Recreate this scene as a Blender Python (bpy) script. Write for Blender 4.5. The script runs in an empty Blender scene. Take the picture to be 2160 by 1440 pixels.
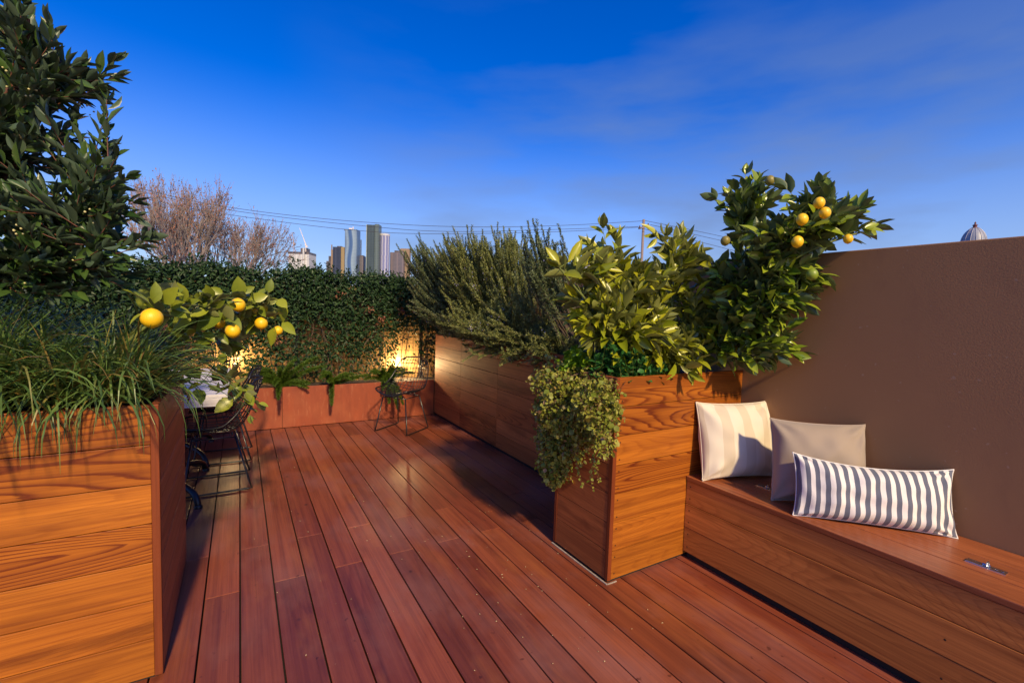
import bpy, bmesh, math, random
import numpy as np
from mathutils import Vector, Matrix, noise as mnoise

rng = np.random.default_rng(7)
random.seed(7)
R = math.radians
scene = bpy.context.scene
col = scene.collection

# ------------------------------------------------------------------ camera
W0, H0 = 2160.0, 1440.0
CF, CYAW, CPITCH, CROLL, CH = 965.1096, 0.5381, -0.0647, 0.0326, 1.4
FW = np.array([math.sin(CYAW)*math.cos(CPITCH), math.cos(CYAW)*math.cos(CPITCH), math.sin(CPITCH)])
_r = np.array([math.cos(CYAW), -math.sin(CYAW), 0.0]); _u = np.cross(_r, FW)
RT = math.cos(CROLL)*_r + math.sin(CROLL)*_u
UP = -math.sin(CROLL)*_r + math.cos(CROLL)*_u
EYE = np.array([0, 0, CH])

def at(u, v, depth):
    """surveyed point: photo coordinates plus a real distance along the view axis (m)"""
    return EYE + depth*(FW + RT*(u-W0/2)/CF + UP*(H0/2-v)/CF)

def aty(u, v, y):
    d = FW + RT*(u-W0/2)/CF + UP*(H0/2-v)/CF
    return EYE + d*(y/d[1])

cam_data = bpy.data.cameras.new('camera')
cam = bpy.data.objects.new('camera', cam_data); col.objects.link(cam)
cam_data.sensor_fit = 'HORIZONTAL'; cam_data.sensor_width = 36
cam_data.lens = 36*CF/W0
cam_data.clip_start = 0.05; cam_data.clip_end = 12000
M = Matrix(((RT[0], UP[0], -FW[0], 0), (RT[1], UP[1], -FW[1], 0), (RT[2], UP[2], -FW[2], CH), (0, 0, 0, 1)))
cam.matrix_world = M
scene.camera = cam

# ------------------------------------------------------------------ mesh builder
class MB:
    def __init__(s): s.v = []; s.f = []; s.n = 0
    def raw(s, verts, faces):
        verts = np.asarray(verts, float).reshape(-1, 3)
        s.v.append(verts)
        by = {}
        if isinstance(faces, np.ndarray): s.f.append(faces.astype(np.int64)+s.n)
        else:
            for f in faces: by.setdefault(len(f), []).append(f)
            for k, fs in by.items(): s.f.append(np.array(fs, dtype=np.int64)+s.n)
        s.n += len(verts)
    def box(s, a, b):
        x0, y0, z0 = a; x1, y1, z1 = b
        s.raw([(x0,y0,z0),(x1,y0,z0),(x1,y1,z0),(x0,y1,z0),(x0,y0,z1),(x1,y0,z1),(x1,y1,z1),(x0,y1,z1)],
              [(0,3,2,1),(4,5,6,7),(0,1,5,4),(1,2,6,5),(2,3,7,6),(3,0,4,7)])
    def obox(s, c, ax, ay, az):
        c = np.array(c); ax = np.array(ax); ay = np.array(ay); az = np.array(az)
        vs = [c+i*ax+j*ay+k*az for k in (-1,1) for i, j in ((-1,-1),(1,-1),(1,1),(-1,1))]
        s.raw(vs, [(0,3,2,1),(4,5,6,7),(0,1,5,4),(1,2,6,5),(2,3,7,6),(3,0,4,7)])
    def tube(s, path, rad, sides=5, closed=False, cap=True):
        P = np.asarray(path, float); n = len(P)
        rad = np.full(n, rad) if np.isscalar(rad) else np.asarray(rad, float)
        if closed: T = np.roll(P, -1, 0)-np.roll(P, 1, 0)
        else: T = np.gradient(P, axis=0)
        T /= np.maximum(np.linalg.norm(T, axis=1, keepdims=True), 1e-9)
        ref = np.array([0.31, 0.17, 0.93]) if abs(T[:, 2]).mean() < .8 else np.array([1, .2, .1])
        A = np.cross(T, ref); A /= np.maximum(np.linalg.norm(A, axis=1, keepdims=True), 1e-9)
        B = np.cross(T, A)
        th = np.linspace(0, 2*math.pi, sides, endpoint=False)
        V = P[:, None]+rad[:, None, None]*(A[:, None]*np.cos(th)[None, :, None]+B[:, None]*np.sin(th)[None, :, None])
        fs = []
        m = n if closed else n-1
        i = np.arange(m)[:, None]; j = np.arange(sides)[None]
        i2 = (i+1) % n; j2 = (j+1) % sides
        q = np.stack([i*sides+j, i*sides+j2, i2*sides+j2, i2*sides+j], -1).reshape(-1, 4)
        base = s.n
        s.raw(V.reshape(-1, 3), q)
        if cap and not closed and sides > 2:
            s.f.append(np.array([list(range(sides))[::-1]])+base)
            s.f.append(np.array([[(n-1)*sides+k for k in range(sides)]])+base)
    def lathe(s, c, prof, sides=16):
        """prof: (radius, z) pairs"""
        c = np.array(c); n = len(prof)
        th = np.linspace(0, 2*math.pi, sides, endpoint=False)
        V = np.array([[(r*math.cos(t), r*math.sin(t), z) for t in th] for r, z in prof])+c
        i = np.arange(n-1)[:, None]; j = np.arange(sides)[None]; j2 = (j+1) % sides
        q = np.stack([i*sides+j, i*sides+j2, (i+1)*sides+j2, (i+1)*sides+j], -1).reshape(-1, 4)
        s.raw(V.reshape(-1, 3), q)
    def stamp(s, tv, tf, P, S, D, N, L, Wd):
        """many copies of a template (x across, y along, z normal)"""
        k = len(tv); n = len(P)
        V = (P[:, None] + D[:, None]*(tv[None, :, 1:2]*L[:, None, None])
             + S[:, None]*(tv[None, :, 0:1]*Wd[:, None, None]) + N[:, None]*(tv[None, :, 2:3]*L[:, None, None]))
        off = (np.arange(n)*k)[:, None, None]
        base = s.n
        s.v.append(V.reshape(-1, 3)); s.n += n*k
        by = {}
        for f in tf: by.setdefault(len(f), []).append(f)
        for q, fs in by.items(): s.f.append((np.array(fs)[None]+off).reshape(-1, q)+base)
    def build(s, name, mat, parent=None, smooth=False, bevel=0):
        V = np.concatenate(s.v)
        if parent is not None: V = V-np.array(parent.location)
        me = bpy.data.meshes.new(name)
        fl = s.f
        tot = sum(f.shape[0] for f in fl)
        sizes = np.concatenate([np.full(f.shape[0], f.shape[1]) for f in fl])
        idx = np.concatenate([f.reshape(-1) for f in fl])
        me.vertices.add(len(V)); me.vertices.foreach_set('co', V.astype(np.float32).reshape(-1))
        me.loops.add(len(idx)); me.loops.foreach_set('vertex_index', idx.astype(np.int32))
        me.polygons.add(tot)
        st = np.concatenate([[0], np.cumsum(sizes)[:-1]])
        me.polygons.foreach_set('loop_start', st.astype(np.int32))
        me.update(calc_edges=True); me.validate()
        if bevel:
            bm = bmesh.new(); bm.from_mesh(me)
            bmesh.ops.bevel(bm, geom=bm.edges[:], offset=bevel, segments=2, affect='EDGES', profile=.6)
            bm.to_mesh(me); bm.free()
        me.polygons.foreach_set('use_smooth', np.full(len(me.polygons), bool(smooth)))
        me.materials.append(mat)
        o = bpy.data.objects.new(name, me); col.objects.link(o)
        if parent is not None: o.parent = parent
        return o

def tag(o, label=None, cat=None, group=None, kind=None):
    if label: o['label'] = label
    if cat: o['category'] = cat
    if group: o['group'] = group
    if kind: o['kind'] = kind
    return o

def thing(name, label, cat, loc=(0, 0, 0), group=None):
    o = bpy.data.objects.new(name, None); col.objects.link(o)
    o.location = tuple(float(c) for c in loc); o.empty_display_size = .1
    return tag(o, label, cat, group)

def dup(root, loc, rz, label, group=None):
    r = root.copy(); col.objects.link(r); r.location = loc; r.rotation_euler = (0, 0, rz)
    r['label'] = label
    if group: r['group'] = group
    for ch in root.children:
        c = ch.copy(); col.objects.link(c); c.parent = r
        for g in ch.children:
            d = g.copy(); col.objects.link(d); d.parent = c
    return r

# ------------------------------------------------------------------ materials
class NT:
    def __init__(s, name):
        s.m = bpy.data.materials.new(name); s.m.use_nodes = True
        s.t = s.m.node_tree; s.b = s.t.nodes['Principled BSDF']; s.out = s.t.nodes['Material Output']
    def n(s, typ, **kw):
        o = s.t.nodes.new(typ)
        for k, v in kw.items(): setattr(o, k, v)
        return o
    def l(s, a, b): s.t.links.new(a, b)
    def math(s, op, a, b=None, c=None):
        o = s.n('ShaderNodeMath', operation=op)
        for i, x in enumerate((a, b, c)):
            if x is None: continue
            if isinstance(x, (int, float)): o.inputs[i].default_value = x
            else: s.l(x, o.inputs[i])
        return o.outputs[0]
    def mix(s, fac, a, b, typ='MIX'):
        o = s.n('ShaderNodeMix', data_type='RGBA', blend_type=typ)
        for i, x in ((0, fac), (6, a), (7, b)):
            if isinstance(x, (int, float)): o.inputs[i].default_value = x
            elif isinstance(x, (tuple, list)): o.inputs[i].default_value = (*x[:3], 1)
            else: s.l(x, o.inputs[i])
        return o.outputs[2]
    def noise(s, vec, scale, detail=3, rough=.55, dist=0):
        o = s.n('ShaderNodeTexNoise'); o.inputs['Scale'].default_value = scale
        o.inputs['Detail'].default_value = detail; o.inputs['Roughness'].default_value = rough
        o.inputs['Distortion'].default_value = dist
        if vec is not None: s.l(vec, o.inputs['Vector'])
        return o.outputs['Fac']
    def ramp(s, fac, stops):
        o = s.n('ShaderNodeValToRGB'); e = o.color_ramp.elements
        while len(e) < len(stops): e.new(.5)
        for i, (p, c) in enumerate(stops):
            e[i].position = p
            e[i].color = (c, c, c, 1) if isinstance(c, (int, float)) else (*c, 1)
        s.l(fac, o.inputs[0]); return o.outputs[0]
    def mapping(s, vec, scale, rot=(0, 0, 0)):
        o = s.n('ShaderNodeMapping'); o.inputs['Scale'].default_value = scale; o.inputs['Rotation'].default_value = rot
        s.l(vec, o.inputs['Vector']); return o.outputs[0]
    def bump(s, h, strength=.3, dist=.01):
        o = s.n('ShaderNodeBump'); o.inputs['Strength'].default_value = strength; o.inputs['Distance'].default_value = dist
        s.l(h, o.inputs['Height']); s.l(o.outputs[0], s.b.inputs['Normal'])
    def base(s, c):
        if isinstance(c, tuple): s.b.inputs['Base Color'].default_value = (*c, 1)
        else: s.l(c, s.b.inputs['Base Color'])
    def set(s, **kw):
        for k, v in kw.items():
            k = k.replace('_', ' ')
            if isinstance(v, (int, float)): s.b.inputs[k].default_value = v
            elif isinstance(v, tuple): s.b.inputs[k].default_value = (*v, 1)
            else: s.l(v, s.b.inputs[k])
        return s

def wood(name, axis, light, mid, dark, rings=9, stain=.35, rough=.42, spread=.5, grey=None, wear=False, ring_amt=.7, coat=0.0, spec=.3):
    """plain-sawn boards: contour grain stretched along axis, each board (mesh island) its own cut and tone"""
    t = NT(name)
    tc = t.n('ShaderNodeTexCoord'); geo = t.n('ShaderNodeNewGeometry')
    rnd = geo.outputs['Random Per Island']
    cx = t.n('ShaderNodeCombineXYZ')
    t.l(t.math('MULTIPLY', rnd, 37.0), cx.inputs[0]); t.l(t.math('MULTIPLY', rnd, 53.0), cx.inputs[1]); t.l(t.math('MULTIPLY', rnd, 71.0), cx.inputs[2])
    va = t.n('ShaderNodeVectorMath', operation='ADD'); t.l(tc.outputs['Object'], va.inputs[0]); t.l(cx.outputs[0], va.inputs[1])
    vec = va.outputs[0]
    sc = [6.0]*3; sc[axis] = .55
    fine = [150]*3; fine[axis] = 2.0
    strt = [34]*3; strt[axis] = .5
    big = t.noise(t.mapping(vec, tuple(sc)), 1.0, .6, .4, .25)
    fib = t.noise(t.mapping(vec, tuple(fine)), 1.0, 4, .65)
    wob = t.noise(t.mapping(vec, tuple(x*.22 for x in fine)), 1.0, 3, .6)
    line = t.noise(t.mapping(vec, tuple(strt)), 1.0, 3.5, .6)
    ring = t.math('FRACT', t.math('ADD', t.math('MULTIPLY', big, float(rings)), t.math('MULTIPLY', wob, .9)))
    ringf = t.ramp(ring, [(0.0, 0.0), (.40, .05), (.66, .35), (.84, 1.0), (.95, .8), (1.0, 0.0)])
    low = t.noise(t.mapping(vec, tuple(.9 if i == axis else 5.0 for i in range(3))), 1.0, 4, .6)
    r2 = t.math('FRACT', t.math('MULTIPLY', rnd, 7.31)); r3 = t.math('FRACT', t.math('MULTIPLY', rnd, 13.77))
    base = t.mix(t.math('ADD', t.math('MULTIPLY', low, .6), t.math('MULTIPLY', r2, .4)), light, mid)
    tone = t.ramp(r3, [(0.0, 1-spread*.85), (.25, 1.0), (.5, 1-spread*.4), (.75, 1+spread*.25), (1.0, 1-spread*.6)])
    cath = t.math('ADD', t.ramp(r2, [(.48, .15), (.62, 1.0)]), t.math('MULTIPLY', low, .25))
    rings_on = t.math('MULTIPLY', ringf, t.math('MULTIPLY', cath, ring_amt))
    c = t.mix(rings_on, base, dark)
    c = t.mix(t.math('MULTIPLY', t.ramp(line, [(.40, 0.0), (.72, 1.0)]), .55), c, dark)
    c = t.mix(t.math('MULTIPLY', t.ramp(fib, [(.45, 0.0), (.75, 1.0)]), .45), c, dark)
    st = t.math('MULTIPLY', t.ramp(t.noise(t.mapping(vec, tuple(1.6 if i == axis else 9.0 for i in range(3))), 1.0, 4, .6), [(.52, 0.0), (.70, 1.0)]), t.ramp(r3, [(.45, .15), (.8, 1.0)]))
    c = t.mix(t.math('MULTIPLY', st, stain), c, tuple(x*.55 for x in dark))
    mulc = t.mix(1.0, c, tone, 'MULTIPLY')
    rgh = t.math('ADD', t.math('MULTIPLY', fib, .22), rough-.1)
    if wear:
        pos = tc.outputs['Object']
        w1 = t.noise(t.mapping(pos, (1.1, .7, 1)), 1.6, 5, .62)
        m1 = t.ramp(w1, [(.46, 0.0), (.7, 1.0)])
        mulc = t.mix(t.math('MULTIPLY', m1, .42), mulc, grey)
        spots = t.noise(t.mapping(pos, (1, 1, 1)), 26, 2, .5)
        mulc = t.mix(t.math('MULTIPLY', t.ramp(spots, [(.70, 0.0), (.76, 1.0)]), .6), mulc, tuple(x*.4 for x in dark))
        scr = t.noise(t.mapping(pos, (14, 60, 1), (0, 0, .9)), 1.0, 3, .7)
        mulc = t.mix(t.math('MULTIPLY', t.ramp(scr, [(.68, 0.0), (.8, 1.0)]), .25), mulc, (.34, .22, .19))
        vo = t.n('ShaderNodeTexVoronoi'); vo.inputs['Scale'].default_value = 3.4; t.l(t.mapping(pos, (1, .8, 1)), vo.inputs['Vector'])
        kn = t.ramp(vo.outputs['Distance'], [(.0, 1.0), (.018, 1.0), (.05, 0.0)])
        mulc = t.mix(t.math('MULTIPLY', kn, .8), mulc, (.03, .012, .01))
        w3 = t.noise(t.mapping(pos, (2.2, .5, 1)), 2.3, 4, .6)
        mulc = t.mix(t.math('MULTIPLY', t.ramp(w3, [(.55, 0.0), (.72, 1.0)]), .35), mulc, (.42, .135, .035))
        rgh = t.math('ADD', rgh, t.math('MULTIPLY', m1, .16))
    t.base(mulc); t.set(Roughness=rgh, Coat_Weight=coat, Coat_Roughness=.25)
    t.b.inputs['Specular IOR Level'].default_value = spec
    t.bump(t.math('ADD', fib, t.math('MULTIPLY', ringf, .35)), .22, .0025)
    return t.m

def plain(name, c, rough=.5, metal=0.0, var=0.12, scale=8, bump=0.0, spec=.5):
    t = NT(name)
    tc = t.n('ShaderNodeTexCoord')
    nz = t.noise(tc.outputs['Object'], scale, 4, .6)
    t.base(t.mix(nz, tuple(x*(1-var) for x in c), tuple(min(1, x*(1+var)) for x in c)))
    t.set(Roughness=rough, Metallic=metal); t.b.inputs['Specular IOR Level'].default_value = spec
    if bump: t.bump(nz, bump, .004)
    return t.m

def leafm(name, c1, c2, back=None, rough=.38, transl=.22, third=None, spec=.5):
    """leaf: every leaf (island) its own tone, paler underside, some light comes through"""
    t = NT(name)
    geo = t.n('ShaderNodeNewGeometry'); rnd = geo.outputs['Random Per Island']
    stops = [(0, c1), (.85, c2)]
    if third: stops = [(0, c1), (.70, c2), (.84, c2), (1.0, third)]
    c = t.ramp(rnd, stops)
    tc = t.n('ShaderNodeTexCoord')
    nz = t.noise(tc.outputs['Object'], 30, 2, .5)
    c = t.mix(t.math('MULTIPLY', nz, .35), c, tuple(x*.55 for x in c1))
    if back: c = t.mix(geo.outputs['Backfacing'], c, back)
    t.base(c); t.set(Roughness=rough); t.b.inputs['Specular IOR Level'].default_value = spec
    tr = t.n('ShaderNodeBsdfTranslucent'); t.l(c, tr.inputs['Color'])
    mx = t.n('ShaderNodeMixShader'); mx.inputs[0].default_value = transl
    t.l(t.b.outputs[0], mx.inputs[1]); t.l(tr.outputs[0], mx.inputs[2]); t.l(mx.outputs[0], t.out.inputs['Surface'])
    return t.m

CED = ((.52, .180, .020), (.37, .098, .010), (.14, .024, .005))
m_cedar_x = wood('cedar_boards_across', 0, *CED, rings=42, spread=.5, stain=.6, ring_amt=.9)
m_cedar_y = wood('cedar_boards_along', 1, (.52, .165, .048), (.40, .108, .027), (.15, .032, .010), spread=.45, stain=.6, rings=36, rough=.55)
m_side = wood('cedar_side_boards', 1, (.42, .14, .055), (.34, .10, .038), (.16, .038, .016), spread=.35, stain=.3, ring_amt=.4)
m_endgrain = wood('cedar_end_grain', 2, (.26, .06, .017), (.19, .038, .012), (.06, .014, .006), spread=.2, rings=4)
m_bench = wood('cedar_bench_boards', 1, (.70, .265, .065), (.56, .18, .042), (.19, .042, .012), spread=.4, stain=.6, rings=40, ring_amt=.85)
m_lid = wood('cedar_lid_boards', 1, (.46, .145, .05), (.36, .095, .03), (.11, .024, .01), spread=.3, stain=.4, rough=.36, rings=36, coat=.12, spec=.5)
m_deck = wood('merbau_deck_boards', 1, (.33, .090, .032), (.205, .043, .025), (.085, .017, .012), rings=8, spread=.6, stain=.4,
              rough=.35, grey=(.29, .14, .13), wear=True, ring_amt=.3, coat=.03, spec=.48)
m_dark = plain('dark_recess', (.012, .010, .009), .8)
m_render = None
t = NT('brown_rendered_wall'); tc = t.n('ShaderNodeTexCoord')
n1 = t.noise(tc.outputs['Object'], 1.1, 4, .6); n2 = t.noise(tc.outputs['Object'], 140, 3, .6)
sp = t.noise(t.mapping(tc.outputs['Object'], (1, 1, .4)), 5, 4, .65)
c = t.mix(n1, (.33, .168, .074), (.285, .142, .062))
c = t.mix(t.math('MULTIPLY', t.ramp(sp, [(.56, 0.0), (.75, 1.0)]), .22), c, (.14, .068, .045))
c = t.mix(t.math('MULTIPLY', t.ramp(t.noise(tc.outputs['Object'], 38, 1, .4), [(.74, 0.0), (.78, 1.0)]), .5), c, (.38, .25, .17))
t.base(c); t.set(Roughness=.82); t.bump(t.math('ADD', n2, t.math('MULTIPLY', sp, .9)), .14, .004); m_render = t.m

t = NT('rusty_red_panel'); tc = t.n('ShaderNodeTexCoord')
v1 = t.noise(t.mapping(tc.outputs['Object'], (9, 9, 2.0)), 1, 5, .65); v2 = t.noise(tc.outputs['Object'], 3.0, 4, .6)
c = t.mix(t.ramp(v1, [(.3, 0.0), (.7, 1.0)]), (.30, .062, .020), (.20, .038, .014))
c = t.mix(t.math('MULTIPLY', t.ramp(v2, [(.5, 0.0), (.75, 1.0)]), .5), c, (.34, .10, .04))
c = t.mix(t.math('MULTIPLY', t.ramp(t.noise(t.mapping(tc.outputs['Object'], (30, 30, 6)), 1, 3, .7), [(.58, 0.0), (.75, 1.0)]), .45), c, (.42, .17, .085))
t.base(c); t.set(Roughness=.62); t.bump(v1, .2, .003); m_rust = t.m

m_soil = plain('potting_soil', (.035, .024, .016), .95, var=.6, scale=60, bump=1.0)
m_gravel = plain('grey_gravel', (.22, .21, .20), .8, var=.5, scale=40, bump=.3)
m_black = plain('black_powder_coat', (.012, .012, .014), .28, var=.2)
m_iron = plain('black_cast_iron', (.010, .010, .011), .4, var=.2)
m_chrome = plain('brushed_steel', (.62, .63, .66), .25, 1.0, var=.15, scale=40)
m_grey_slat = wood('weathered_grey_slats', 0, (.80, .78, .80), (.70, .68, .70), (.40, .37, .37), spread=.3, stain=.2, rough=.5)
m_bark = plain('grey_brown_bark', (.11, .075, .05), .85, var=.4, scale=40, bump=.5)
m_greenstem = plain('green_stem', (.13, .16, .035), .55, var=.25, scale=20)
m_redstem = plain('reddish_stem', (.13, .05, .03), .6, var=.3, scale=20)
m_lemon = None
t = NT('lemon_peel'); tc = t.n('ShaderNodeTexCoord')
oi = t.n('ShaderNodeObjectInfo')
c = t.mix(t.noise(tc.outputs['Object'], 14, 2), (.88, .58, .014), (.82, .46, .008))
t.base(c); t.set(Roughness=.42, Subsurface_Weight=.12); t.b.inputs['Subsurface Radius'].default_value = (.02, .01, .003)
t.bump(t.noise(tc.outputs['Object'], 260, 2), .25, .002); m_lemon = t.m
m_lime = plain('green_citrus_peel', (.20, .27, .02), .42, var=.25, scale=20)
m_olive = plain('olive_citrus_peel', (.22, .18, .03), .45, var=.25, scale=20)

L_bay = leafm('bay_leaf', (.022, .058, .014), (.070, .130, .026), (.07, .11, .06), .36, .12)
L_grass = leafm('strap_leaf', (.04, .095, .020), (.15, .24, .05), None, .42, .25, third=(.36, .20, .05))
L_lemonl = leafm('lemon_leaf_near', (.13, .19, .02), (.33, .37, .03), (.20, .22, .07), .36, .22)
L_citrus = leafm('citrus_leaf_yellow_green', (.22, .27, .012), (.46, .45, .022), (.22, .24, .06), .30, .25)
L_lemonr = leafm('lemon_leaf_green', (.10, .18, .014), (.34, .41, .028), (.10, .14, .05), .27, .18)
L_hedge = leafm('hedge_leaf', (.010, .034, .012), (.035, .075, .022), (.025, .055, .022), .5, .10, third=(.05, .10, .03), spec=.3)
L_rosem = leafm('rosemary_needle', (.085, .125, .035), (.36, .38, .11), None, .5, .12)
L_rosem_d = leafm('rosemary_needle_greyer', (.075, .115, .05), (.24, .29, .12), None, .5, .12)  # darker, greyer needle colour of the far bush and the tall thin one
L_trail = leafm('oregano_leaf', (.15, .21, .018), (.42, .40, .06), None, .5, .25, third=(.36, .17, .09))
L_parsley = leafm('parsley_leaf', (.14, .28, .012), (.28, .44, .02), None, .42, .25)
L_mint = leafm('mint_leaf', (.022, .10, .022), (.055, .18, .04), None, .36, .15)
L_fern = leafm('fern_needle', (.055, .12, .010), (.12, .20, .018), None, .5, .25)
L_dry = leafm('dry_leaf_tuft', (.20, .07, .035), (.32, .13, .07), None, .8, .1)
m_bud = plain('pale_flower_bud', (.55, .50, .22), .6, var=.2)
m_petal = plain('pale_lilac_petal', (.42, .40, .62), .6, var=.2)

# ------------------------------------------------------------------ leaf templates
def tmpl(n=4, fold=.18, droop=.18, widest=.45, sharp=1.0):
    tv = []; tf = []
    for i in range(n+1):
        tt = i/n
        a = math.log(.5)/math.log(widest)
        w = math.sin(math.pi*min(max(tt, .0), 1)**a)**sharp*.5
        w = max(w, .02)
        zc = -droop*tt*tt
        tv += [(-w, tt, zc+fold*w*.5), (0, tt, zc), (w, tt, zc+fold*w*.5)]
    for i in range(n):
        b = i*3
        tf += [(b, b+1, b+4, b+3), (b+1, b+2, b+5, b+4)]
    return np.array(tv), tf
T_BAY = tmpl(4, .5, .03, .5, .95)
T_CIT = tmpl(4, .5, .10, .48, .9)
T_LEM = tmpl(4, .4, .14, .45, .75)
T_RND = tmpl(3, .3, .2, .5, .6)
T_SM = (np.array([(0, 0, 0), (.5, .45, .10), (0, 1, -.08), (-.5, .45, .10)]), [(0, 1, 2), (0, 2, 3)])
T_ND = (np.array([(0, 0, 0), (.5, .4, .03), (0, 1, -.05), (-.5, .4, .03)]), [(0, 1, 2, 3)])

def unit(a):
    return a/np.maximum(np.linalg.norm(a, axis=-1, keepdims=True), 1e-9)

def put_leaves(mb, T, P, D, L, Wd, upbias=1.0, jit=.45, nrm=None):
    P = np.asarray(P); D = unit(np.asarray(D)); n = len(P)
    up = np.tile(np.array([0, 0, 1.0]), (n, 1))*upbias if nrm is None else np.asarray(nrm)
    up = up+rng.normal(0, jit, (n, 3))
    N = unit(up-D*np.sum(up*D, 1, keepdims=True))
    S = np.cross(D, N)
    mb.stamp(T[0], T[1], P, S, D, N, np.asarray(L), np.asarray(Wd))

def bez(p0, p1, p2, n=8):
    t = np.linspace(0, 1, n)[:, None]
    return (1-t)**2*p0+2*t*(1-t)*p1+t*t*p2

def resample(P, gap):
    P = np.asarray(P, float); seg = np.linalg.norm(np.diff(P, axis=0), axis=1); s = np.concatenate([[0], np.cumsum(seg)])
    n = max(2, int(s[-1]/gap)+1); q = np.linspace(0, s[-1], n)
    return np.stack([np.interp(q, s, P[:, k]) for k in range(3)], 1)

def smoothline(pts, n=24):
    P = np.asarray(pts, float)
    for _ in range(3):
        Q = [P[0]]
        for a, b in zip(P[:-1], P[1:]): Q += [.75*a+.25*b, .25*a+.75*b]
        Q.append(P[-1]); P = np.array(Q)
    return resample(P, max(1e-3, np.linalg.norm(np.diff(P, axis=0), axis=1).sum()/n))

def leafy_shoot(wood_mb, leaf_mb, path, T, L, Wr, gap, start, r0, ang=52, upbias=1.0, jit=.4, tipc=3, Lvar=.25, sides=4):
    """one twig with spirally set leaves from fraction start to its tip"""
    path = np.asarray(path)
    n = len(path)
    if wood_mb is not None: wood_mb.tube(path, np.linspace(r0, r0*.35, n), sides, cap=False)
    P = resample(path, gap); m = len(P); i0 = int(m*start)
    Tn = unit(np.gradient(P, axis=0))
    pos = []; D = []; LL = []
    phi = rng.uniform(0, 6.28)
    for i in range(i0, m):
        t = Tn[i]; a = unit(np.cross(t, [.2, .1, 1.0])); b = np.cross(t, a)
        phi += 2.4+rng.normal(0, .25)
        side = a*math.cos(phi)+b*math.sin(phi)
        k = (i-i0)/max(1, m-1-i0)
        an = R(ang*(1.15-.45*k)+rng.normal(0, 10))
        pos.append(P[i]+side*r0*.5); D.append(t*math.cos(an)+side*math.sin(an))
        LL.append(L*(1-.3*k**3)*rng.uniform(1-Lvar, 1+Lvar))
    for j in range(tipc):
        t = Tn[-1]; a = unit(np.cross(t, [.2, .1, 1.0])); b = np.cross(t, a)
        ph = rng.uniform(0, 6.28); an = R(rng.uniform(10, 35))
        pos.append(P[-1]); D.append(t*math.cos(an)+(a*math.cos(ph)+b*math.sin(ph))*math.sin(an)); LL.append(L*rng.uniform(.5, .95))
    LL = np.array(LL)
    put_leaves(leaf_mb, T, pos, D, LL, LL*Wr*rng.uniform(.85, 1.15, len(LL)), upbias, jit)

def sample_blobs(blobs, n, shell=.35):
    """points in a union of ellipsoids (centre, radii), biased to the outside"""
    vol = np.array([np.prod(b[1])**(2/3) for b in blobs]); pr = vol/vol.sum()
    out = []
    for k in rng.choice(len(blobs), n, p=pr):
        c, r = blobs[k]; d = unit(rng.normal(size=3)); rad = rng.uniform(shell**3, 1)**(1/3)
        out.append(np.array(c)+d*np.array(r)*rad)
    return np.array(out)

def crown(wood_mb, leaf_mb, mains, tips, T, L, Wr, gap, r0, lift=.15, span=.2, maxlen=.6, **kw):
    """join each tip to a nearby bough with a bowed twig and set leaves on its outer part"""
    nodes = np.concatenate([resample(m, .04)[6:] for m in mains])
    for tip in tips:
        d = np.linalg.norm(nodes-tip, axis=1)
        # prefer nodes nearer to the root than the tip
        cost = np.abs(d-.22)+np.maximum(0, nodes[:, 2]-tip[2])*.4
        p0 = nodes[np.argmin(cost+rng.uniform(0, .08, len(cost)))]
        v = tip-p0; ln = np.linalg.norm(v)
        if ln < .03: continue
        ctrl = p0+v*.5+np.array([0, 0, lift*ln])+rng.normal(0, .06*ln, 3)
        path = bez(p0, ctrl, tip, 8)
        st = max(0.0, 1-span/max(ln, span))
        leafy_shoot(wood_mb, leaf_mb, path, T, L, Wr, gap, st, r0, **kw)

def citrus_fruit(parent, c, r, mat, name='lemon', squash=1.0):
    mb = MB(); pr = []
    for i in range(13):
        a = math.pi*i/12; z = -math.cos(a); rr = math.sin(a)
        if i == 0: z -= .06
        if i == 12: z += .03
        pr.append((max(rr, .03)*r, z*r*squash))
    mb.lathe(c, pr, 18)
    o = mb.build(name, mat, parent, True)
    return o

# ================================================================== SETTING
g = MB(); ths = np.linspace(0, 2*math.pi, 48, endpoint=False)
g.raw([(6000*math.cos(a), 6000*math.sin(a), -7.0) for a in ths], [tuple(range(48))])
tag(g.build('ground', plain('dull_city_ground', (.09, .085, .075), .9, var=.5, scale=.02)), kind='structure')

X0, PW = -.1504, .1461
dk = MB()
k0, k1 = -20, 20
for k in range(k0, k1):
    xa = X0+k*PW+.0032; xb = X0+(k+1)*PW-.0032
    if xa > 2.70: break
    off = 2.505 if k % 2 == 0 else 2.935
    js = sorted([off+2.62*i+rng.uniform(-.02, .02)*(i != 0) for i in range(-2, 3)])
    ys = [-2.4]+[j for j in js if -2.3 < j < 5.6]+[5.705]
    for a, b in zip(ys[:-1], ys[1:]):
        z = rng.uniform(-.0012, .0006)
        dk.box((xa, a+.0016, -.022), (xb, b-.0016, z))
deck = dk.build('deck', m_deck, bevel=.0022); tag(deck, kind='structure')
ub = MB(); ub.box((-3.2, -2.5, -.40), (2.9, 6.5, -.03))
tag(ub.build('deck_subframe', m_dark), kind='structure')

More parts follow.
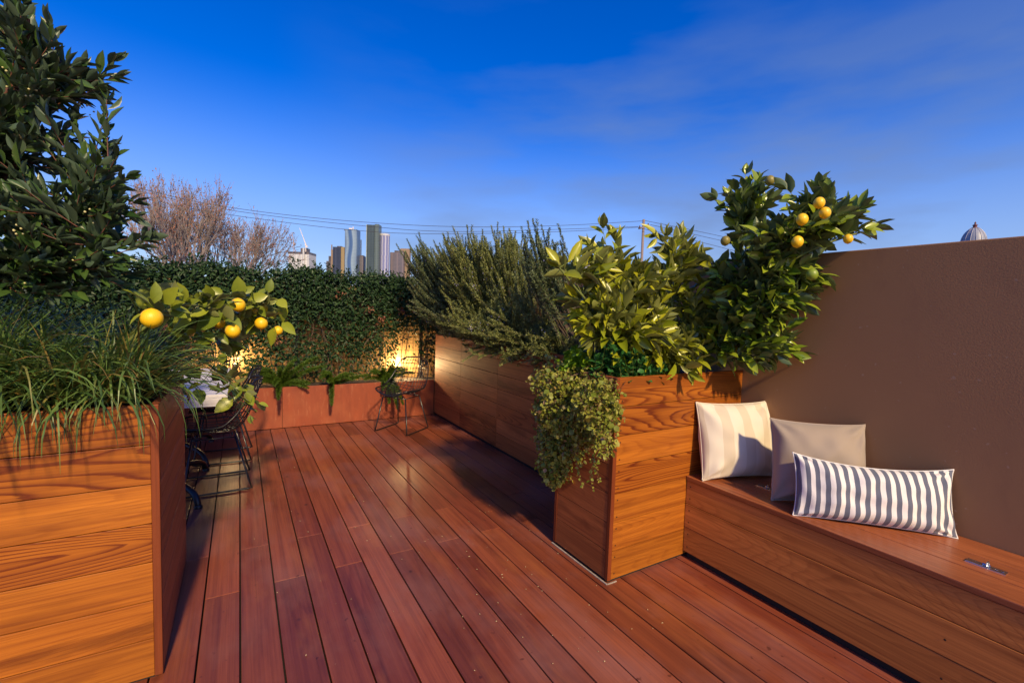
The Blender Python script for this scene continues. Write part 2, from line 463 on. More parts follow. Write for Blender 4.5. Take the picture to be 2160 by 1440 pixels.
# pale petals and crumbs fallen on the boards
db = MB()
for i in range(150):
    if i < 90: x, y = rng.uniform(-.2, 1.7), rng.uniform(1.0, 5.6)
    else: x, y = 1.25+rng.normal(0, .28), rng.uniform(1.3, 2.9)
    if x > 1.62 and 1.68 < y < 2.2: continue
    s_ = rng.uniform(.002, .006); a = rng.uniform(0, 6.3)
    d = np.array([math.cos(a), math.sin(a), 0]); e = np.array([-d[1], d[0], 0]); c = np.array([x, y, .004])
    db.raw([c-d*s_, c+e*s_*.6+(0, 0, .002), c+d*s_, c-e*s_*.6+(0, 0, .0015)], [(0, 1, 2, 3)])
tag(db.build('leaf_litter', plain('pale_litter', (.50, .38, .20), .8, var=.5, scale=9)), kind='stuff')

# brown rendered side wall
w = MB(); w.box((2.7084, -2.6, -.4), (2.93, 6.42, 1.771))
o = w.build('rendered_wall', m_render, bevel=.006)
tag(o, 'long plain brown rendered wall running behind the bench and planters', 'wall')

def boards_x(mb, x0, x1, y0, y1, zs, gap=.003):
    for a, b in zip(zs[:-1], zs[1:]): mb.box((x0, y0+rng.uniform(0, .0012), a+gap*.5), (x1, y1, b-gap*.5))
def boards_y(mb, x0, x1, y0, y1, zs, gap=.003):
    for a, b in zip(zs[:-1], zs[1:]): mb.box((x0+rng.uniform(0, .0012), y0, a+gap*.5), (x1, y1, b-gap*.5))

m_screw = plain('dark_screw_head', (.05, .03, .02), .5, .3)
def screws(parent, pts, axis):
    for p in pts:
        mb = MB()
        th_ = np.linspace(0, 2*math.pi, 8, endpoint=False)
        e1, e2 = [(1, 2), (0, 2), (0, 1)][axis]
        n_ = np.zeros(3); n_[axis] = -1
        for rr in [.0042]:
            vs = []
            for a in th_:
                q = np.array(p, float); q[e1] += rr*math.cos(a); q[e2] += rr*math.sin(a); vs.append(q+n_*.0012)
            mb.raw(vs, [tuple(range(8))])
        mb.build('screw_head', m_screw, parent)

# ------------------------------------------------------------------ left cedar planter
lp = thing('planter_box', 'nearest orange cedar planter box, filled with strappy grass under the dark bay tree', 'planter', (-1.6, 2.48, 0))
b = MB(); zs = [.012+(1.0278-.012)*i/7 for i in range(8)]
boards_x(b, -3.0, -.2775, 2.0418, 2.066, zs); b.build('front_panel', m_cedar_x, lp, bevel=.0018)
b = MB(); boards_y(b, -.2765, -.2527, 2.0655, 2.9262, zs); b.build('side_panel', m_side, lp, bevel=.0018)
b = MB(); b.box((-.2770, 2.0400, .012), (-.2520, 2.0650, 1.0278)); b.build('corner_trim', m_endgrain, lp, bevel=.002)
b = MB(); boards_x(b, -3.0, -.2775, 2.902, 2.9262, zs); b.build('rear_panel', m_side, lp, bevel=.0018)
b = MB(); b.box((-3.0, 2.068, .02), (-.279, 2.90, .985)); b.build('soil', m_soil, lp)
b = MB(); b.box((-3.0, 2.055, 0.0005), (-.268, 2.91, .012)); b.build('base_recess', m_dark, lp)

# ------------------------------------------------------------------ right front cedar planter
rp = thing('planter_box', 'tall orange cedar planter box at the bench end, holding citrus trees and trailing herbs', 'planter', (2.17, 1.94, 0))
zs = [.016+(1.0838-.016)*i/7 for i in range(8)]
b = MB(); boards_x(b, 1.6645, 2.704, 1.7012, 1.726, zs); b.build('front_panel', m_cedar_x, rp, bevel=.0018)
b = MB(); boards_y(b, 1.6406, 1.6640, 1.727, 2.156, zs); b.build('side_panel', m_cedar_y, rp, bevel=.0018)
b = MB(); b.box((1.6395, 1.6995, .016), (1.6638, 1.7262, 1.0838)); b.box((1.6395, 2.157, .016), (1.6638, 2.1812, 1.0838)); b.build('corner_trim', m_endgrain, rp, bevel=.002)
b = MB(); boards_x(b, 1.6645, 2.222, 2.158, 2.1812, zs); b.build('rear_panel', m_cedar_x, rp, bevel=.0018)
b = MB(); b.box((1.667, 1.729, .03), (2.702, 2.156, 1.035)); b.build('soil', m_soil, rp)
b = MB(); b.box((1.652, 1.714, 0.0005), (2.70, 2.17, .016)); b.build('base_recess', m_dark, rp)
b = MB(); b.box((1.630, 1.695, .0015), (1.6385, 2.185, .0055)); b.box((1.6385, 1.692, .0015), (1.70, 1.6985, .0055))
b.build('sealant_strip', plain('pale_sealant', (.36, .30, .25), .7, var=.6, scale=30), rp)
screws(rp, [(1.685, 1.7008, zs[i]+d) for i in range(7) for d in (.03, .12)], 1)
gv = MB()
for i in range(420):
    c = np.array([rng.uniform(1.95, 2.68), rng.uniform(1.75, 2.12), 1.036+rng.uniform(0, .012)])
    r_ = rng.uniform(.006, .014); q = unit(rng.normal(size=(3, 3)))
    gv.obox(c, q[0]*r_, unit(np.cross(q[0], q[1]))*r_*.7, unit(np.cross(q[0], np.cross(q[0], q[1])))*r_*.6)
gv.build('gravel_mulch', m_gravel, rp)['kind'] = 'stuff'

# ------------------------------------------------------------------ long rear cedar planter
qp = thing('planter_box', 'long low-lit cedar planter box against the wall, packed with rosemary', 'planter', (2.46, 3.9, 0))
zs = [.03+(1.0689-.03)*i/7 for i in range(8)]
b = MB()
for ya, yb in ((2.183, 3.10), (3.10, 3.986), (3.986, 4.881), (4.881, 5.700)): boards_y(b, 2.2243, 2.248, ya+.0015, yb-.0015, zs)
b.build('side_panel', m_cedar_y, qp, bevel=.0018)
b = MB(); b.box((2.2505, 2.185, .03), (2.704, 5.70, 1.02)); b.build('soil', m_soil, qp)
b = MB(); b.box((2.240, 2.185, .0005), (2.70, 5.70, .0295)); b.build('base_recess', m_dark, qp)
b = MB(); b.box((2.6805, 2.185, 1.0205), (2.704, 5.70, 1.0689)); b.box((2.2500, 5.678, 1.0205), (2.680, 5.70, 1.0689)); b.build('top_rail', m_side, qp, bevel=.002)

# ------------------------------------------------------------------ rusty back planter
bp = thing('planter_box', 'low rust red planter along the back of the deck, planted with ferns', 'planter', (0, 5.9, 0))
b = MB()
for xa, xb in ((-3.2, -1.37), (-1.37, .41), (.41, 2.2225)): b.box((xa+.002, 5.711, .002), (xb-.002, 5.733, .466))
b.build('front_panel', m_rust, bp, bevel=.002)
b = MB(); b.box((-3.2, 5.734, .0), (2.70, 6.19, .435)); b.build('soil', m_soil, bp)

# ------------------------------------------------------------------ bench
bn = thing('storage_bench', 'cedar storage bench along the brown wall with hinged lid boards', 'bench', (2.46, .3, 0))
b = MB(); zs = [.04, .185, .325, .4605]
for a, c in ((-1.9, 1.6985),): boards_y(b, 2.2243, 2.249, a, c, zs)
b.build('front_panel', m_bench, bn, bevel=.002)
b = MB()
for xa, xb in ((2.2185, 2.372), (2.3745, 2.536), (2.5385, 2.7055)): b.box((xa, -1.9, .4625), (xb, 1.6985, .487))
b.build('lid', m_lid, bn, bevel=.003)
b = MB(); b.box((2.2505, -1.9, .0005), (2.70, 1.69, .4615)); b.build('carcass', m_dark, bn)
screws(bn, [(2.2238, 1.67, z) for z in (.075, .15, .22, .29, .36, .43)]+[(2.2238, .55, .1), (2.2238, .55, .25)], 0)
def latch(c, rz):
    mb = MB(); ca, sa = math.cos(rz), math.sin(rz); ax = np.array([ca, sa, 0]); ay = np.array([-sa, ca, 0]); c = np.array(c)
    mb.obox(c+(0, 0, .0012), ax*.056, ay*.019, np.array([0, 0, .0016]))
    mb.obox(c+ax*.030+(0, 0, .0042), ax*.024, ay*.0165, np.array([0, 0, .0014]))
    ring = [c-ax*.004+ay*.014*math.cos(t)+np.array([0, 0, .010+.011*math.sin(t)]) for t in np.linspace(0, 2*math.pi, 16, endpoint=False)]
    mb.tube(ring, .0032, 6, closed=True)
    mb.tube([c-ax*.012+(0, 0, .0075), c+ax*.010+(0, 0, .0075)], .005, 8)
    for k in (-.045, -.028):
        mb.lathe(c+ax*k+(0, 0, .003), [(.0001, .0015), (.004, .001), (.005, 0)], 8)
    return mb
latch((2.448, .512, .487), R(90)).build('latch', m_chrome, bn, bevel=.0006)
latch((2.461, 1.366, .487), R(90)).build('latch', m_chrome, bn, bevel=.0006)

# ================================================================== PILLOWS
def stripe_mat(name, c1, c2, period, duty, off=0.0, warm=None):
    t = NT(name); tc = t.n('ShaderNodeTexCoord'); sx = t.n('ShaderNodeSeparateXYZ'); t.l(tc.outputs['UV'], sx.inputs[0])
    u = t.math('FRACT', t.math('ADD', t.math('DIVIDE', sx.outputs[0], period), off))
    m = t.math('LESS_THAN', u, duty)
    wv = t.noise(t.mapping(tc.outputs['UV'], (420, 420, 1)), 1, 2)
    c = t.mix(m, c1, c2)
    c = t.mix(t.math('MULTIPLY', wv, .22), c, tuple(x*.6 for x in c1))
    t.base(c); t.set(Roughness=.88, Sheen_Weight=.25); t.bump(wv, .25, .0012); return t.m
def pillow(name, label, mat, w, h, th, base_l, dirx, tilt, seed, ears=.03, sag=.0, piping=None, twist=0.0):
    """inflated cushion standing on its long edge; base_l = left bottom corner, dirx along the seat"""
    n, m = 44, 34
    rr = np.random.default_rng(seed)
    ax = np.array([dirx[0], dirx[1], 0.0]); ax /= np.linalg.norm(ax)
    back = np.array([-ax[1], ax[0], 0.0])
    if back[1] < 0: back = -back
    upv = np.array([0, 0, 1])*math.cos(tilt)+back*math.sin(tilt)
    nr = np.cross(ax, upv)
    base = np.array(base_l)
    V = []; uv = []
    us = np.sin(np.linspace(-1, 1, n+1)*math.pi/2*.93)/math.sin(math.pi/2*.93); vs = np.sin(np.linspace(-1, 1, m+1)*math.pi/2*.93)/math.sin(math.pi/2*.93)
    for side in (1, -1):
        for j, v in enumerate(vs):
            for i, u in enumerate(us):
                pu = 1-.075*(1-v*v)**1*(abs(u)**3)          # edges pull in between the corner ears
                x = u*w/2*(1-.055*(1-v*v)**.7*abs(u)**2); y = v*h/2*(1-.075*(1-u*u)**.7*abs(v)**2)
                f = max(0, (1-abs(u)**2.6))*max(0, (1-abs(v)**2.6))
                z = th/2*f**.55
                wr = mnoise.noise(Vector((u*2.2*w/h+seed, v*2.2, side*3.0)))*.020*f**.3
                cr = 0
                for cu, cv in ((-1, -1), (1, -1), (1, 1), (-1, 1)):
                    dd = math.hypot((u-cu)*w/h, v-cv); an = math.atan2(v-cv, (u-cu))
                    cr += .0085*math.sin(an*(8+cu)+seed+cu)*math.exp(-((dd-.42)/.24)**2)
                z = z+(wr+cr)*(1 if f > .02 else f/.02)
                yy = y+h/2-sag*(1-u*u)*(v+1)/2
                # bottom settles flat on the seat
                P = base+ax*(x+w/2)+upv*yy+nr*(z*side)
                P = P+nr*twist*u*v
                V.append(P); uv.append(((u+1)/2, (v+1)/2))
    V = np.array(V); N1 = (n+1)*(m+1)
    V[:, 2] = np.maximum(V[:, 2], base[2]+.001)
    F = []
    for s in (0, 1):
        for j in range(m):
            for i in range(n):
                a = s*N1+j*(n+1)+i; q = (a, a+1, a+n+2, a+n+1)
                F.append(q if s == 0 else q[::-1])
    root = thing(name, label, 'pillow', base+ax*w/2, 'throw pillows on the bench')
    me = bpy.data.meshes.new('cover'); me.from_pydata([tuple(p) for p in V-np.array(root.location)], [], F)
    ul = me.uv_layers.new(name='UVMap')
    for p in me.polygons:
        p.use_smooth = True
        for li in p.loop_indices: ul.data[li].uv = uv[me.loops[li].vertex_index]
    me.materials.append(mat)
    bm = bmesh.new(); bm.from_mesh(me); bmesh.ops.remove_doubles(bm, verts=bm.verts[:], dist=.0006); bm.to_mesh(me); bm.free()
    o = bpy.data.objects.new('cover', me); col.objects.link(o); o.parent = root
    # seam around the edge
    loop = []
    J = lambda i, j: V[j*(n+1)+i]
    loop += [J(i, 0) for i in range(0, n)]+[J(n, j) for j in range(0, m)]+[J(i, m) for i in range(n, 0, -1)]+[J(0, j) for j in range(m, 0, -1)]
    mb = MB(); mb.tube(np.array(loop), .0032, 6, closed=True)
    mb.build('seam', piping or mat, root, True)
    return root
m_p1 = stripe_mat('cream_beige_stripe_linen', (.70, .63, .52), (.60, .51, .39), 1/3.6, .46, .30)
m_p2 = stripe_mat('taupe_linen', (.33, .262, .208), (.33, .262, .208), 1, .5)
m_p3 = stripe_mat('navy_white_stripe_cotton', (.80, .76, .74), (.065, .08, .14), 1/16.5, .50, .05)
pillow('throw_pillow', 'cream square pillow with wide beige stripes against the planter', m_p1,   .485, .44, .20, (2.228, 1.600, .488), (.955, -.295), R(13), 3,
       piping=plain('cream_piping', (.66, .58, .46), .9))
pillow('throw_pillow', 'plain taupe square pillow leaning between the two striped pillows', m_p2, .44, .415, .21, (2.315, 1.262, .488), (.74, -.67), R(13), 11,
       piping=plain('taupe_piping', (.38, .30, .24), .9))
pillow('throw_pillow', 'long lumbar pillow with narrow navy and white stripes', m_p3, .63, .29, .17, (2.235, 1.115, .488), (.67, -.74), R(14), 23, sag=.025,
       piping=plain('white_piping', (.72, .69, .68), .9))

# ================================================================== FURNITURE
def shell_pt(s, t):
    """wire chair shell: s 0 front lip .. 1 top of back, t -1..1 across; local front is +y"""
    prof = np.array([(.235, .425), (.205, .442), (.10, .432), (-.03, .418), (-.125, .425), (-.185, .475), (-.225, .56), (-.262, .66), (-.292, .75), (-.312, .815)])
    ws = np.array([.185, .215, .245, .262, .265, .258, .245, .225, .205, .150])
    q = np.linspace(0, 1, len(prof)); y = np.interp(s, q, prof[:, 0]); z = np.interp(s, q, prof[:, 1]); w = np.interp(s, q, ws)
    k = np.clip((s-.35)/.3, 0, 1)
    lift = (1-k)*.055*abs(t)**2.2; fwd = k*.075*abs(t)**2
    mid = math.exp(-((s-.5)/.18)**2)*.05*abs(t)**2
    return np.array([w*t, y+fwd+mid, z+lift+mid])
def make_chair(label, loc, rz):
    root = thing('wire_chair', label, 'chair', (0, 0, 0), 'black wire chairs')
    mb = MB()
    for t in np.linspace(-1, 1, 13)[1:-1]:
        mb.tube([shell_pt(s, t) for s in np.linspace(0, 1, 18)], .0034, 5)
    for s in np.linspace(0, 1, 17)[1:-1]:
        mb.tube([shell_pt(s, t) for t in np.linspace(-1, 1, 13)], .0034, 5)
    mb.build('wire_seat', m_black, root, True)
    rim = [shell_pt(s, 1) for s in np.linspace(0.02, .98, 24)]+[shell_pt(1, t) for t in np.linspace(.9, -.9, 9)]+[shell_pt(s, -1) for s in np.linspace(.98, .02, 24)]+[shell_pt(0, t) for t in np.linspace(-.9, .9, 9)]
    rim = np.array(rim)
    for _ in range(2): rim = (np.roll(rim, 1, 0)+2*rim+np.roll(rim, -1, 0))/4
    mb = MB(); mb.tube(rim, .0078, 7, closed=True); mb.build('rim', m_black, root, True)
    for sx in (-1, 1):
        mb = MB()
        pts = [(sx*.15, .15, .395), (sx*.205, .195, .06), (sx*.212, .205, .012), (sx*.212, .18, .007), (sx*.212, -.20, .007), (sx*.212, -.225, .012), (sx*.203, -.21, .06), (sx*.15, -.12, .395)]
        mb.tube(pts, .0074, 7); mb.build('sled_leg', m_black, root, True)
    mb = MB()
    mb.tube([(-.15, .15, .395), (.15, .15, .395)], .0055, 6); mb.tube([(-.15, -.12, .395), (.15, -.12, .395)], .0055, 6)
    mb.tube([(-.15, .15, .395), (-.15, -.12, .395)], .0055, 6); mb.tube([(.15, .15, .395), (.15, -.12, .395)], .0055, 6)
    mb.tube([(-.15, .15, .395), (.0, .01, .412), (.15, -.12, .395)], .004, 6)
    for x in (-.1, .1):
        for y in (.13, -.10): mb.lathe((x, y, .398), [(.007, 0), (.007, .022), (.0001, .024)], 8)
    mb.build('seat_frame', m_black, root, True)
    root.location = loc; root.rotation_euler = (0, 0, rz)
    return root
ch = make_chair('black wire chair standing alone by the rust red planter', (1.60, 5.10, 0.003), R(127))
dup(ch, (-.155, 4.10, .003), R(91), 'nearer of the two black wire chairs tucked under the table')
dup(ch, (-.135, 4.82, .003), R(88), 'farther of the two black wire chairs tucked under the table')
glide = MB()

tb = thing('slatted_table', 'weathered grey slatted outdoor table on black iron legs behind the near planter', 'table', (-.55, 4.55, 0))
b = MB()
ys = np.linspace(3.79, 5.33, 15)
for a, c in zip(ys[:-1], ys[1:]): b.box((-1.03, a+.004, .728), (-.075, c-.004, .752))
b.build('tabletop', m_grey_slat, tb, bevel=.002)
b = MB(); b.box((-1.00, 3.785, .67), (-.11, 3.805, .727)); b.box((-1.00, 5.31, .67), (-.11, 5.33, .727)); b.box((-.100, 3.81, .67), (-.08, 5.31, .727)); b.box((-1.02, 3.81, .67), (-1.0, 5.31, .727))
b.build('apron', m_grey_slat, tb, bevel=.002)
for y in (4.08, 5.0):
    b = MB(); b.tube([(-.55, y, .12), (-.55, y, .66)], .032, 12)
    for sx, sy in ((1, -1), (1, 1), (-1, -1), (-1, 1)):
        b.tube(smoothline([(-.55, y, .17), (-.55+sx*.10, y+sy*.12, .155), (-.55+sx*.22, y+sy*.27, .12), (-.55+sx*.285, y+sy*.37, .085), (-.55+sx*.302, y+sy*.405, .02), (-.55+sx*.302, y+sy*.405, .0)], 18),
               np.linspace(.026, .019, 22)[:len(smoothline([(-.55, y, .17), (-.55+sx*.10, y+sy*.12, .155), (-.55+sx*.22, y+sy*.27, .12), (-.55+sx*.285, y+sy*.37, .085), (-.55+sx*.302, y+sy*.405, .02), (-.55+sx*.302, y+sy*.405, .0)], 18))] if False else .021, 10)
        b.lathe((-.55+sx*.302, y+sy*.405, 0.002), [(.026, 0), (.026, .014), (.018, .02)], 12)
    b.build('pedestal_leg', m_iron, tb, True)

# ================================================================== BACK FENCE, MESH AND HEDGE
fn = thing('timber_fence', 'tan timber paling fence seen through the gaps of the back hedge', 'fence', (0, 6.44, 0))
b = MB()
for i in range(68):
    xa = -4.0+i*.1; b.box((xa+.0015, 6.42+rng.uniform(0, .004), -.2), (xa+.0985, 6.445, 1.68+rng.uniform(-.004, .004)))
b.build('paling', wood('tan_palings', 2, (.40, .26, .12), (.32, .20, .085), (.15, .08, .035), spread=.4, rings=5), fn)
b = MB(); b.box((-4, 6.446, .25), (2.8, 6.49, .33)); b.box((-4, 6.446, 1.35), (2.8, 6.49, 1.43)); b.build('rail', m_side, fn)

wf = thing('wire_mesh_fence', 'dark square wire mesh that the back hedge climbs', 'fence', (0, 6.14, .43))
b = MB()
for x in np.arange(-3.6, 2.70, .09): b.tube([(x, 6.14, .43), (x, 6.14, 1.78)], .0022, 4)
for z in np.arange(.47, 1.80, .09): b.tube([(-3.6, 6.1445, z), (2.70, 6.1445, z)], .0022, 4)
b.build('wire_mesh', m_black, wf)
for x in (-3.0, -1.2, .6, 2.19):
    b = MB(); b.box((x-.02, 6.150, .3), (x+.02, 6.19, 1.80)); b.build('post', m_black, wf)

hg = thing('hedge', 'dense dark green climbing hedge across the back of the terrace', 'hedge', (-.5, 6.12, .43))
wood_mb, leaf_mb = MB(), MB()
stems = []
for i in range(95):
    x = rng.uniform(-3.7, 2.65); z0 = .44
    top = rng.uniform(.9, 1.8)
    p = smoothline([(x, 6.12, z0), (x+rng.normal(0, .1), 6.12+rng.normal(0, .03), .8), (x+rng.normal(0, .2), 6.10+rng.normal(0, .04), 1.2), (x+rng.normal(0, .3), 6.1, top)], 14)
    wood_mb.tube(p, np.linspace(.007, .003, len(p)), 4, cap=False); stems.append(p)
wood_mb.build('stems', m_bark, hg)
NH = 62000
xs = rng.uniform(-3.8, 2.68, NH); zz = .45+(1.87-.45)*rng.uniform(0, 1, NH)**.62
def hnoise(x, z): return mnoise.fractal(Vector((x*1.7, z*1.7, 3.3)), 1.0, 2.0, 3)
keep = np.zeros(NH, bool)
for i in range(NH):
    x, z = xs[i], zz[i]
    top = 1.80+.055*mnoise.noise(Vector((x*2.2, 0, 9)))+.03*mnoise.noise(Vector((x*9, 0, 5)))+.02*(x)/3
    if z > top: continue
    den = np.interp(z, [.43, .62, .75, .9, 1.1], [.6, .8, .95, 1.0, 1.0])
    g1 = math.exp(-((x-1.98)/.33)**2)*np.interp(z, [.7, 1.0, 1.22, 1.4], [1, .95, .45, 0])
    g2 = math.exp(-((x+.05)/.42)**2)*np.interp(z, [.7, .95, 1.15], [1, .8, 0])
    den *= (1-.78*g1)*(1-.5*g2)
    nz = hnoise(x, z)
    keep[i] = rng.uniform() < den*np.clip(.72+1.0*nz+(.3 if z > 1.1 else 0), .12, 1.0)
xs, zz = xs[keep], zz[keep]; n = len(xs)
thick = np.interp(zz, [.5, 1.0, 1.5, 1.9], [.04, .09, .14, .12])
ys_ = 6.11+rng.uniform(-1, 1, n)*thick
P = np.stack([xs, ys_, zz], 1)
D = unit(np.stack([rng.normal(0, .9, n), rng.normal(-.35, .5, n), rng.normal(-.1, .75, n)], 1))
nrm = np.stack([rng.normal(0, .5, n), np.full(n, -.8), np.full(n, .6)], 1)
Lh = rng.uniform(.038, .066, n)
put_leaves(leaf_mb, T_SM, P, D, Lh, Lh*.52, jit=.5, nrm=nrm)
# young shoots breaking the top line
for i in range(230):
    x = rng.uniform(-3.7, 2.6); z = 1.76+.05*mnoise.noise(Vector((x*2.2, 0, 9)))
    p0 = np.array([x, 6.1+rng.normal(0, .07), z]); tip = p0+np.array([rng.normal(0, .05), rng.normal(0, .04), rng.uniform(.05, .15)])
    leafy_shoot(None, leaf_mb, bez(p0, (p0+tip)/2+rng.normal(0, .015, 3), tip, 5), T_SM, .045, .5, .014, 0, .003)
leaf_mb.build('foliage', L_hedge, hg)
tf_ = MB()
for c in ((-.66, 1.12), (1.42, 1.36), (1.60, 1.25), (1.05, 1.52), (-.15, 1.22), (1.86, 1.36), (.35, .98)):
    n_ = 26; Pq = np.array([c[0], 5.98, c[1]])+rng.normal(0, 1, (n_, 3))*(.035, .02, .03)
    Lq = rng.uniform(.03, .05, n_); put_leaves(tf_, T_SM, Pq, rng.normal(0, 1, (n_, 3)), Lq, Lq*.5)
tf_.build('dry_leaves', L_dry, hg)

# ------------------------------------------------------------------ lit garden uplights behind the ferns
m_glow = bpy.data.materials.new('lit_lamp_lens'); m_glow.use_nodes = True
bb = m_glow.node_tree.nodes['Principled BSDF']; bb.inputs['Emission Color'].default_value = (1, .72, .36, 1); bb.inputs['Emission Strength'].default_value = 6
def uplight(x, y, z, label, watt):
    r = thing('garden_uplight', label, 'garden light', (x, y, z), 'garden uplights in the back planter')
    b = MB(); b.lathe((x, y, z), [(.0001, 0), (.028, 0), (.03, .07), (.024, .07), (.024, .06)], 16); b.tube([(x, y, z), (x, y, z-.12)], .006, 6); b.build('housing', m_black, r, True)
    b = MB(); b.lathe((x, y, z+.0605), [(.0235, 0), (.0001, .003)], 16); b.build('lens', m_glow, r)
    ld = bpy.data.lights.new('uplight_lamp', 'POINT'); ld.energy = watt; ld.color = (1, .66, .30); ld.shadow_soft_size = .025
    lo = bpy.data.objects.new('uplight_lamp', ld); col.objects.link(lo); lo.location = (0, 0, .11); lo.parent = r
uplight(1.98, 6.29, .50, 'lit uplight glowing warm behind the lone wire chair', 26)
uplight(-.05, 6.25, .62, 'lit uplight glowing warm behind the table and lemon branch', 15)

# ================================================================== FERNS
def fern(base, label, fronds):
    root = thing('foxtail_fern', label, 'fern', base, 'ferns in the back planter')
    for (az, el, L, dr) in fronds:
        mb = MB(); d = np.array([math.cos(az), math.sin(az), 0])
        b0 = np.array(base); p1 = b0+d*L*.5*math.cos(el)+np.array([0, 0, L*.62*math.sin(el)]); p2 = b0+d*L*math.cos(el)*1.05+np.array([0, 0, L*(math.sin(el)-dr)])
        path = resample(bez(b0, p1, p2, 14), .006); n_ = len(path); Tn = unit(np.gradient(path, axis=0))
        k = np.repeat(np.arange(int(n_*.08), n_), 11); m_ = len(k); s_ = k/n_
        a = unit(np.cross(Tn[k], np.tile([.13, .21, .97], (m_, 1)))); bb_ = np.cross(Tn[k], a); ph = rng.uniform(0, 6.28, m_)
        side = a*np.cos(ph)[:, None]+bb_*np.sin(ph)[:, None]
        wid = .046*np.sin(np.clip(s_*.88+.1, 0, 1)*math.pi)**.55+.008
        put_leaves(mb, T_ND, path[k], side+Tn[k]*.8, wid*rng.uniform(.7, 1.1, m_), np.full(m_, .0055))
        mb.tube(path[::6], .003, 4, cap=False)
        mb.build('frond', L_fern, root)
def frs(n, lo=.28, hi=.46, az0=math.pi*.95, az1=math.pi*2.05):
    return [(az0+(az1-az0)*(i+.5)/n+rng.normal(0, .15), R(rng.uniform(22, 72)), rng.uniform(lo, hi), rng.uniform(.15, .55)) for i in range(n)]
b0 = aty(590, 800, 5.84); 
fern((b0[0], 5.84, .44), 'bushy bright green foxtail fern next to the table end', frs(15, .34, .56)+[(R(-5), R(50), .62, .2), (R(8), R(35), .60, .2), (R(190), R(40), .5, .3)])
b0 = aty(700, 795, 5.84)
fern((b0[0], 5.82, .44), 'sparse foxtail fern whose one frond droops over the rust red planter front', frs(9, .25, .40)+[(R(-100), R(38), .40, 1.05), (R(0), R(20), .45, .1)])
b0 = aty(812, 790, 5.84)
fern((b0[0], 5.84, .44), 'foxtail fern drooping behind the lone wire chair', frs(13, .30, .46)+[(R(-95), R(45), .42, 1.2), (R(-80), R(40), .45, 1.25), (R(-110), R(50), .4, .9), (R(-65), R(42), .44, 1.2)])

# ================================================================== ROSEMARY
def rosemary(name_label, bases, blobs, nst, leafmat, lift, lean=(0, 0, 0), start=.30, seed_flowers=0, extra=()):
    root = thing('rosemary_bush', name_label, 'rosemary bush', (bases[0][0], bases[0][1], 1.02), 'rosemary bushes in the rear planter')
    wm, lm, fm = MB(), MB(), MB()
    tips = list(sample_blobs(blobs, nst, .55))+[np.array(e) for e in extra]
    for tip in tips:
        b0 = np.array(bases[rng.integers(len(bases))])+rng.normal(0, 1, 3)*(.05, .12, .0)
        # start from the nearest base along the planter
        dd = [abs(b[1]-tip[1])+rng.uniform(0, .45) for b in bases]; b0 = np.array(bases[int(np.argmin(dd))])+rng.normal(0, 1, 3)*(.05, .08, 0)
        v = tip-b0; ln = np.linalg.norm(v)
        ctrl = b0+v*np.array([.75, .75, .35])+np.array(lean)*ln+rng.normal(0, .05, 3) if lift < 0 else b0+v*np.array([.6, .6, .5])+np.array([0, 0, lift*ln])+rng.normal(0, .05, 3)
        path = resample(bez(b0, ctrl, tip, 16), .0085); n_ = len(path)
        if n_ < 8: continue
        wm.tube(path[::5], np.linspace(.0048, .0016, len(path[::5])), 4, cap=False)
        Tn = unit(np.gradient(path, axis=0))
        st = max(0, 1-rng.uniform(.32, .6)/ln) if ln > .4 else .2
        k = np.repeat(np.arange(int(n_*st), n_), 5); m_ = len(k)
        a = unit(np.cross(Tn[k], np.tile([.13, .21, .97], (m_, 1)))); b_ = np.cross(Tn[k], a); ph = rng.uniform(0, 6.28, m_)
        side = a*np.cos(ph)[:, None]+b_*np.sin(ph)[:, None]; sl = (k-n_*st)/(n_*(1-st))
        LL = (.031-.011*sl**3)*rng.uniform(.75, 1.15, m_)
        put_leaves(lm, T_ND, path[k], side*(1.0-.35*sl)[:, None]+Tn[k]*.85, LL, np.full(m_, .0066))
        # short side sprigs
        for q in range(rng.integers(1, 4)):
            i0 = int(n_*rng.uniform(max(.25, st), .9)); p0 = path[i0]; d = unit(Tn[i0]*.9+rng.normal(0, .5, 3)+np.array([0, 0, .25])); ls = rng.uniform(.07, .16)
            pp = resample(bez(p0, p0+d*ls*.5, p0+d*ls+np.array([0, 0, .03]), 6), .0085); T2 = unit(np.gradient(pp, axis=0))
            k2 = np.repeat(np.arange(len(pp)), 5); m2 = len(k2); ph = rng.uniform(0, 6.28, m2)
            a = unit(np.cross(T2[k2], np.tile([.13, .21, .97], (m2, 1)))); b_ = np.cross(T2[k2], a)
            put_leaves(lm, T_ND, pp[k2], a*np.cos(ph)[:, None]+b_*np.sin(ph)[:, None]+T2[k2]*.85, rng.uniform(.018, .028, m2), np.full(m2, .0064))
        if rng.uniform() < seed_flowers:
            for q in range(3):
                i0 = int(n_*rng.uniform(.6, .95)); Pq = path[i0]+rng.normal(0, .012, (4, 3)); put_leaves(fm, T_SM, Pq, rng.normal(0, 1, (4, 3)), np.full(4, .014), np.full(4, .011))
    wm.build('stems', m_bark, root); lm.build('foliage', leafmat, root)
    if fm.n: fm.build('flowers', m_petal, root)['kind'] = 'stuff'
    return root
def blob(u, v, y, r): return (aty(u, v, y), r)
bs1 = [(2.42, y, 1.02) for y in (4.75, 5.05, 5.4)]
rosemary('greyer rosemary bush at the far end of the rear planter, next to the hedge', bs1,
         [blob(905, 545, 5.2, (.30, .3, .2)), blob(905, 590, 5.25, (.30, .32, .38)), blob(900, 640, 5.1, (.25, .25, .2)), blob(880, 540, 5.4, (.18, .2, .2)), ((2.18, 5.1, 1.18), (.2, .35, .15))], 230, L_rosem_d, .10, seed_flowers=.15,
         extra=[aty(836, 515, 5.4), aty(858, 505, 5.4), aty(878, 497, 5.3), aty(862, 555, 5.4)])
